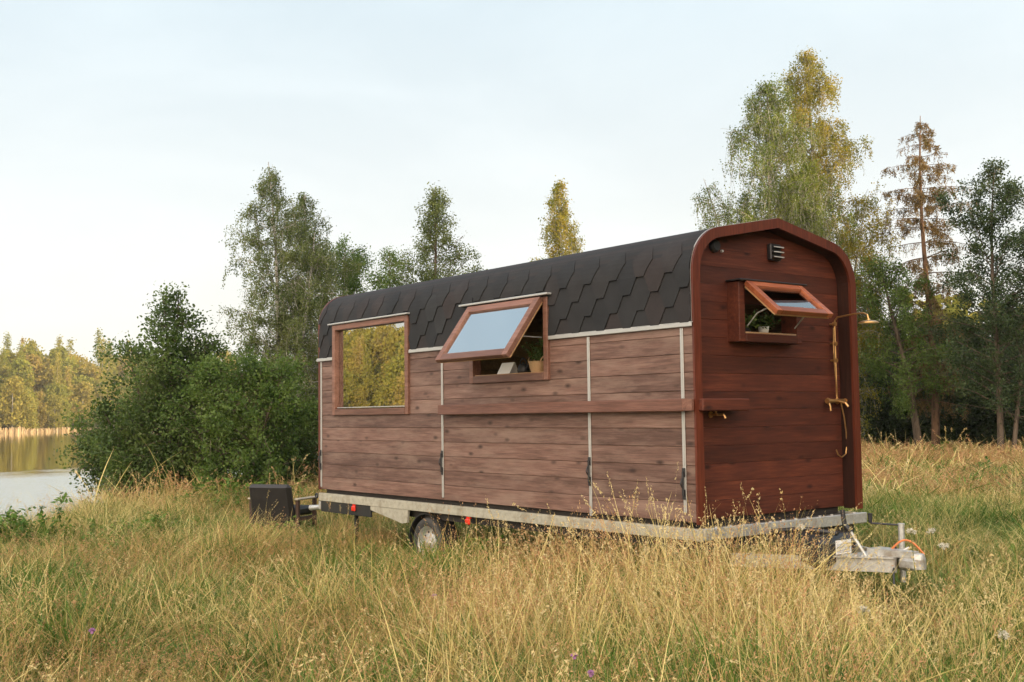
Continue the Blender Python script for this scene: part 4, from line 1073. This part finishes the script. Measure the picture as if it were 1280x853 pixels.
mb = MB(); mb.tube([(X0+.06, SV+.06, 1.90), (X0+.07, SV+.09, 1.76), (X0+.06, SV+.13, 1.60), (X0+.055, SV+.145, 1.48), (X0+.055, SV+.12, 1.385), (X0+.055, SV+.05, 1.352), (X0+.055, SV-.01, 1.38), (X0+.055, SV-.035, 1.43)], .007, 8)
mb.tube([(X0+.07, SV-.04, 2.66), (X0+.075, SV-.055, 2.4), (X0+.07, SV-.03, 2.15), (X0+.06, SV+.005, 1.95)], .006, 8)
mb.build('hose', M['brass'], SHW)

# chassis
mb = MB()
for v in (.0, 2.33):
    B(mb, -.04, 6.97, v-.005, v+.05, .69, .79, 0, .004)
    B(mb, -.03, 6.96, v+.0, v+.045, .7905, .797)
mb.build('chassis_rail', M['railm'], TR)
mb = MB(); B(mb, -.06, -.0, .02, 2.40, .70, .80, 0, .005)
for k in range(12): mb.lathe([(0, .012), (.016, .012), (.016, 0)], (.03, .2+.185*k, .80), 8)
mb.build('front_crossbeam', M['galv'], TR)
mb = MB(); B(mb, .03, LEN-.03, .10, 2.30, .60, .786)
for u in np.arange(.5, 6.8, .6): B(mb, u, u+.06, .052, .10, .70, .785)
mb.build('floor_frame', M['under'], TR)
mb = MB(); B(mb, 5.61, 6.93, .01, .035, .545, .688, 0, .005); mb.build('side_skirt', M['dark'], TR)
mb = MB(); mb.prism([(-5.6, .0, .689), (-4.72, .0, .689), (-4.74, .0, .54), (-4.85, .0, .52), (-5.6, .0, .64)], (0, .03, 0)); mb.build('side_panel', M['railm'], TR)
mb = MB(); B(mb, 6.94, 6.985, .0, 2.38, .57, .68, 0, .006); mb.build('rear_crossbeam', M['galv'], TR)
mb = MB(); mb.tube([(-6.97, .1, .60), (-7.24, .04, .575)], .034, 12); mb.tube([(-7.24, .04, .575), (-7.27, .035, .573)], .04, 12)
mb.build('rear_marker_arm', M['galv'], TR)
mb = MB(); 
tt = np.linspace(0, TAU, 17); mb.tube([(-6.99-.03-.03*math.cos(q), -.01, .752+.03*math.sin(q)) for q in tt], .011, 8); mb.build('lashing_eye', M['dark'], TR)
for u in (6.02, 3.47):
    mb = MB(); B(mb, u-.045, u+.045, -.018, .008, .60, .665, 0, .01); B(mb, u-.03, u+.03, -.003, .03, .665, .689); mb.build('side_marker_light', M['red'], TR)
for u in (6.2, .5):
    mb = MB(); B(mb, u-.022, u+.022, .12, .165, -.02, .60, 0, .004); B(mb, u-.07, u+.07, .08, .2, -.04, .0, 0, .004); mb.build('support_leg', M['dark'], TR)
def wheel(u, v):
    g = empty('wheel', (-u, v, .312), None, None); g.parent = TR
    mb = MB(); s = -1 if v < 1.2 else 1
    pr = [(.205, -.085), (.225, -.098), (.262, -.104), (.295, -.095), (.309, -.07), (.313, 0), (.309, .07), (.295, .095), (.262, .104), (.225, .098), (.205, .085)]
    mb.lathe(pr, (0, 0, 0), 40, 0, 'y'); mb.build('tyre', M['rubber'], g, True)
    mb = MB(); mb.lathe([(.206, -.086), (.206, .086)], (0, 0, 0), 32, 0, 'y')
    mb.lathe([(.208, s*.09), (.19, s*.075), (.178, s*.04), (.165, s*.028), (.11, s*.05), (.075, s*.06), (.055, s*.06), (.05, s*.085), (0, s*.088)], (0, 0, 0), 32, 0, 'y')
    for k in range(10):
        q = TAU*k/10; mb.lathe([(0, s*.001), (.017, s*.0), (.017, s*-.002)], (.138*math.cos(q), s*.043, .138*math.sin(q)), 10, 1, 'y')
    mb.build('rim', [M['galv'], M['under']], g, True)
for v in (.13, 2.27): wheel(4.36, v)
for v0_, v1_ in ((.015, .25), (2.15, 2.385)):
    mb = MB(); n = 26; q = np.linspace(-.15, math.pi+.15, n); r1 = .375
    A = [(-4.36+r1*math.cos(a), .31+r1*math.sin(a)*.97) for a in q]
    V = [(x, v, z) for v in (v0_, v1_) for x, z in A]+[(-4.36+(x+4.36)*.965, v, .31+(z-.31)*.965) for v in (v0_, v1_) for x, z in A]
    F = [(i, i+1, n+i+1, n+i) for i in range(n-1)]+[(2*n+i, 3*n+i, 3*n+i+1, 2*n+i+1) for i in range(n-1)]+[(i, 2*n+i, 2*n+i+1, i+1) for i in range(n-1)]+[(n+i, n+i+1, 3*n+i+1, 3*n+i) for i in range(n-1)]
    mb.add(V, F); mb.build('mudguard', M['dark'], TR)
# drawbar, coupling, handbrake, jockey wheel crank, black box with data plate
mb = MB()
for v0_, v1_ in ((.42, 1.10), (1.98, 1.30)):
    d = .045 if v0_ < 1.2 else -.045
    mb.prism([(.0, v0_, .44), (.0, v0_+d, .44), (1.22, v1_+d*.7, .44), (1.22, v1_, .44)], (0, 0, .115))
DB = mb.build('drawbar', M['galv'], TR)
mb = MB(); mb.prism([(.80, .82, .557), (1.22, 1.08, .557), (1.22, 1.32, .557), (.80, 1.58, .557)], (0, 0, .012))
mb.prism([(.95, 1.10, .57), (1.36, 1.15, .565), (1.36, 1.25, .565), (.95, 1.30, .57)], (0, 0, .055)); mb.box((1.23, 1.12, .47), (1.40, 1.28, .565), 0, .02)
mb.lathe([(0, .05), (.05, .045), (.065, 0), (.065, -.08)], (1.38, 1.2, .56), 20)
for k in range(7): mb.lathe([(0, .014), (.014, .014), (.016, 0)], (.86+.045*k, .88+.03*k, .57), 8)
mb.build('coupling', M['galv'], DB)
mb = MB(); mb.tube([(1.00, 1.02, .56), (.86, .99, .78)], .014, 8); mb.tube([(1.25, 1.28, .64), (1.18, 1.25, .60), (.95, 1.18, .585)], .012, 8); HB = mb.build('handbrake_lever', M['galv'], DB)
mb = MB(); mb.tube([(.87, .992, .765), (.815, .978, .83), (.80, .975, .955)], [.018, .022, .02], 10); mb.build('lever_grip', M['dark'], DB)
mb = MB(); mb.box((.22, .72, .44), (.80, 1.22, .74), 0, .07); mb.tube([(.2, .75, .74), (.5, .82, .78), (.8, .9, .755)], .022, 8); mb.build('battery_box', M['dark'], DB)
m = NT('printed_plate'); co = m.n('ShaderNodeTexCoord').outputs['Object']
z_ = m.n('ShaderNodeMapping', {'Vector': co, 'Scale': (1, 5, 170)}); nn = m.noise(z_, 1.0, 0, .4)
M['plate'] = m.pbr(m.ramp(nn, [(.5, (.58, .58, .58)), (.6, (.25, .25, .26))]), .4)
mb = MB(); px = [(.802, .86, .575), (.802, 1.08, .575), (.802, 1.08, .695), (.802, .86, .695)]; mb.prism(px, (.003, 0, 0))
mb.build('rim_plate', M['paper'], DB)
mb = MB(); mb.prism([(.8055, .875, .587), (.8055, 1.065, .587), (.8055, 1.065, .665), (.8055, .875, .665)], (.002, 0, 0)); mb.build('data_plate', M['plate'], DB)
mb = MB(); mb.tube([(1.02, 1.52, .30), (1.02, 1.52, .80)], .027, 12); mb.tube([(1.02, 1.52, .80), (1.02, 1.52, .815)], .03, 12); mb.build('jockey_post', M['galv'], DB)
mb = MB(); mb.tube([(1.02, 1.52, .80), (.80, 1.38, .812)], .009, 8); mb.tube([(.80, 1.38, .815), (.80, 1.38, .90)], [.016, .022], 8); mb.build('jockey_crank', M['dark'], DB)
mb = MB(); t = np.linspace(0, 1, 16)
mb.tube(np.stack([1.08+.26*t, 1.22+.14*t, .58+.12*np.sin(t*math.pi)], -1), .009, 8); mb.build('brake_cable', M['orange'], DB)
mb = MB(); mb.tube([(1.10, 1.30, .66), (1.16, 1.22, .58), (1.22, 1.08, .46), (1.26, 1.02, .34)], .009, 8); mb.build('breakaway_cord', M['dark'], DB)

# ------------------------------------------------------------------ things in the windows
zs = WIN2[2]+.047
root = empty('plant_basket', (-2.34, .12, zs), 'small round wicker basket holding a dark leafy herb on the open side window sill', 'basket')
mb = MB(); mb.lathe([(0, .004), (.075, .004), (.092, .06), (.10, .115), (.094, .118), (.085, .06), (.07, .012), (0, .012)], (0, 0, 0), 26); mb.build('basket', M['wicker'], root)
for s in (-1, 1):
    mb = MB(); q = np.linspace(0, math.pi, 12); mb.tube([(s*.10+s*.012*math.sin(a), .045*math.cos(a), .108+.055*math.sin(a)) for a in q], .008, 6); mb.build('handle', M['wicker'], root)
mb = MB()
for k in range(26):
    tip, d = curve((U(-.05, .05), U(-.05, .05), .06), (U(-.6, .6), U(-.6, .6), 1.2), U(.14, .30), 5, .2, .4); mb.tube(tip, .002, 3, 1)
    for q in tip[2:]: leaves(mb, q+rng.normal(0, .012, (7, 3)), .03, 0)
mb.build('herb', [L_dark, L_mid], root, fix=False)
root = empty('kettle', (-2.60, .13, zs), 'black kettle beside the basket on the side window sill', 'kettle')
mb = MB(); mb.lathe([(0, 0), (.062, 0), (.068, .03), (.055, .085), (.03, .10), (.012, .105), (.012, .12), (0, .122)], (0, 0, 0), 22); mb.tube([(.06, 0, .05), (.10, 0, .09)], [.016, .009], 8); mb.build('body', M['dark'], root, True)
mb = MB(); q = np.linspace(0, math.pi, 12); mb.tube([(.06*math.cos(a), 0, .085+.075*math.sin(a)) for a in q], .007, 6); mb.build('handle', M['dark'], root)
root = empty('open_book', (-2.86, .10, zs), 'white folded card standing on the side window sill', 'card')
mb = MB(); mb.prism([(-.11, -.05, 0), (.11, -.05, 0), (.115, .02, .125), (-.105, .02, .125)], (0, .004, .001)); mb.prism([(-.105, .026, .125), (.115, .026, .125), (.11, .09, 0), (-.11, .09, 0)], (0, .004, 0)); mb.build('cover', M['paper'], root)
zf = FW[2]+.067
root = empty('potted_plant', (-.20, 1.20, zf), 'small white pot with a dark herb in the front window', 'potted plant')
mb = MB(); mb.lathe([(0, 0), (.042, 0), (.055, .075), (.05, .075), (.045, .06), (0, .06)], (0, 0, 0), 22); mb.build('pot', M['white'], root, True)
mb = MB()
for k in range(20):
    tip, d = curve((U(-.02, .02), U(-.02, .02), .05), (U(-.9, .9), U(-.9, .9), 1.), U(.08, .2), 4, .3, .5); mb.tube(tip, .002, 3, 1)
    for q in tip[1:]: leaves(mb, q+rng.normal(0, .012, (6, 3)), .03, 0)
mb.build('herb', [L_dark, L_mid], root, fix=False)
root = empty('potted_plant', (-.22, .96, zf), 'dark trailing plant in a black pot, nearer the window hinge side', 'potted plant')
mb = MB(); mb.lathe([(0, 0), (.045, 0), (.06, .08), (.054, .08), (.048, .065), (0, .065)], (0, 0, 0), 22); mb.build('pot', M['dark'], root, True)
mb = MB()
for k in range(24):
    tip, d = curve((U(-.02, .02), U(-.02, .02), .06), (U(-1, 1), U(-1, 1), .8), U(.1, .24), 4, .8, .5); mb.tube(tip, .002, 3, 1)
    for q in tip[1:]: leaves(mb, q+rng.normal(0, .014, (6, 3)), .034, 0)
mb.build('foliage', [L_dark, L_mid], root, fix=False)
mb = MB(); n = 26; uu = np.linspace(6.10, 6.42, n); vv = .13+.022*np.sin(np.linspace(0, 22, n))
V = [(-a, b, z) for z in (1.93, 2.96) for a, b in zip(uu, vv)]+[(-a, b+.006, z) for z in (1.93, 2.96) for a, b in zip(uu, vv)]
F = [(i, i+1, n+i+1, n+i) for i in range(n-1)]+[(2*n+i, 3*n+i, 3*n+i+1, 2*n+i+1) for i in range(n-1)]
mb.add(V, F); o = mb.build('curtain', M['curtain'], None, True); props(o, 'ochre curtain drawn aside behind the big side window', 'curtain')

# ------------------------------------------------------------------ armchair in the grass (its back to the viewer)
cx, cy = -9.06, .32
yaw = math.atan2(-FH[0], FH[1])-.36
root = empty('armchair', (cx, cy, float(ground_z(cx, cy))), 'old black padded armchair with pale wooden arms in the grass behind the trailer', 'armchair', rz=yaw)
mb = MB(); mb.box((-.37, -.04, .10), (.37, .09, .80), 0, .05); V = mb.v[0]; V[:, 1] -= (V[:, 2]-.34)*.22; bk = mb.build('backrest', M['leather'], root)
mb = MB(); mb.box((-.35, .092, .30), (.35, .64, .44), 0, .04); mb.build('seat', M['leather'], root)
for s in (-1, 1):
    mb = MB(); mb.box((s*.415-.04, -.0, .555), (s*.415+.04, .62, .585), 0, .012); mb.build('armrest', M['chairwood'], root)
    for y0 in (.06, .55):
        mb = MB(); mb.box((s*.41-.028, y0-.03, -.03), (s*.41+.028, y0+.03, .554), 0, .008); mb.build('leg', M['darkwood'], root)
    mb = MB(); mb.box((s*.41-.02, .091, .24), (s*.41+.02, .519, .30), 0, .006); mb.build('side_rail', M['darkwood'], root)

# ------------------------------------------------------------------ single flowers one can point to
white_pet = simple('white_petals', (.55, .52, .42), .7, 0, .2); pur = simple('purple_petals', (.34, .16, .33), .7, 0, .2); stem = simple('flower_stem', (.14, .17, .05), .7)
def flower(kind, px, py, a, label, group):
    z = zof(px, py, a); b = (px-640)/FPX*a; x, y = xy(a, b); g = float(ground_z(x, y))
    root = empty('umbel_flower' if kind == 'white' else 'knapweed_flower', (float(x), float(y), g), label, 'flower', group)
    h = z-g
    mb = MB(); pts, _ = curve((0, 0, -.02), (U(-.1, .1), U(-.1, .1), 1), h, 6, .1, .1); mb.tube(pts, .003, 5)
    tip = pts[-1]; hd = MB()
    if kind == 'white':
        for k in range(14):
            q = U(0, TAU); r = .03*math.sqrt(U(0, 1)); c = tip+np.array([r*math.cos(q), r*math.sin(q), U(.01, .035)-r*.5])
            mb.tube([tip-np.array([0, 0, .02]), c], .0013, 3)
            leaves(hd, c+rng.normal(0, .007, (16, 3))*np.array([1, 1, .9]), .010, 0, asp=.9)
    else:
        for k in range(46):
            v = rng.normal(0, 1, 3); v[2] = abs(v[2])+.3; v /= np.linalg.norm(v); hd.tube([tip, tip+v*.022], [.0016, .0022], 3)
        hd.lathe([(0, -.016), (.009, -.01), (.009, .002), (0, .006)], tuple(tip), 10)
    mb.build('stem', stem, root); hd.build('flower_head', white_pet if kind == 'white' else pur, root, fix=False)
for px, py, a, lab in ((1137, 660, 8.9, 'white umbel left of the pair beside the crank'), (1151, 661, 9.0, 'white umbel right of the pair beside the crank'),
                       (1154, 677, 8.7, 'white umbel below the pair, above the drawbar tip'), (1060, 757, 7.4, 'white umbel in the grass below the drawbar'),
                       (985, 652, 9.2, 'pale umbel before the red end wall bottom'), (1241, 788, 6.4, 'pale umbel near the lower right corner')):
    flower('white', px, py, a, lab, 'white umbel flowers')
for px, py, a, lab in ((113, 783, 6.6, 'lone purple knapweed at the lower left'), (706, 808, 5.9, 'purple knapweed at the bottom centre, the left one of two'),
                       (729, 834, 5.5, 'purple knapweed lowest at the bottom centre'), (552, 738, 7.8, 'pale purple knapweed in the green grass before the wheel')):
    flower('purple', px, py, a, lab, 'purple knapweed flowers')

# ------------------------------------------------------------------ evening haze over the lake
mb = MB(); mb.box((-520, -520, -9), (520, 520, 60)); m = NT('evening_haze')
v = m.n('ShaderNodeVolumePrincipled', {'Color': (.95, .93, .88), 'Density': .00024, 'Anisotropy': .2}); m.t.links.new(v.outputs[0], m.out.inputs[1])
g = mb.build('haze', m.mat); props(g, 'thin warm haze in the evening air', 'haze', kind='stuff')
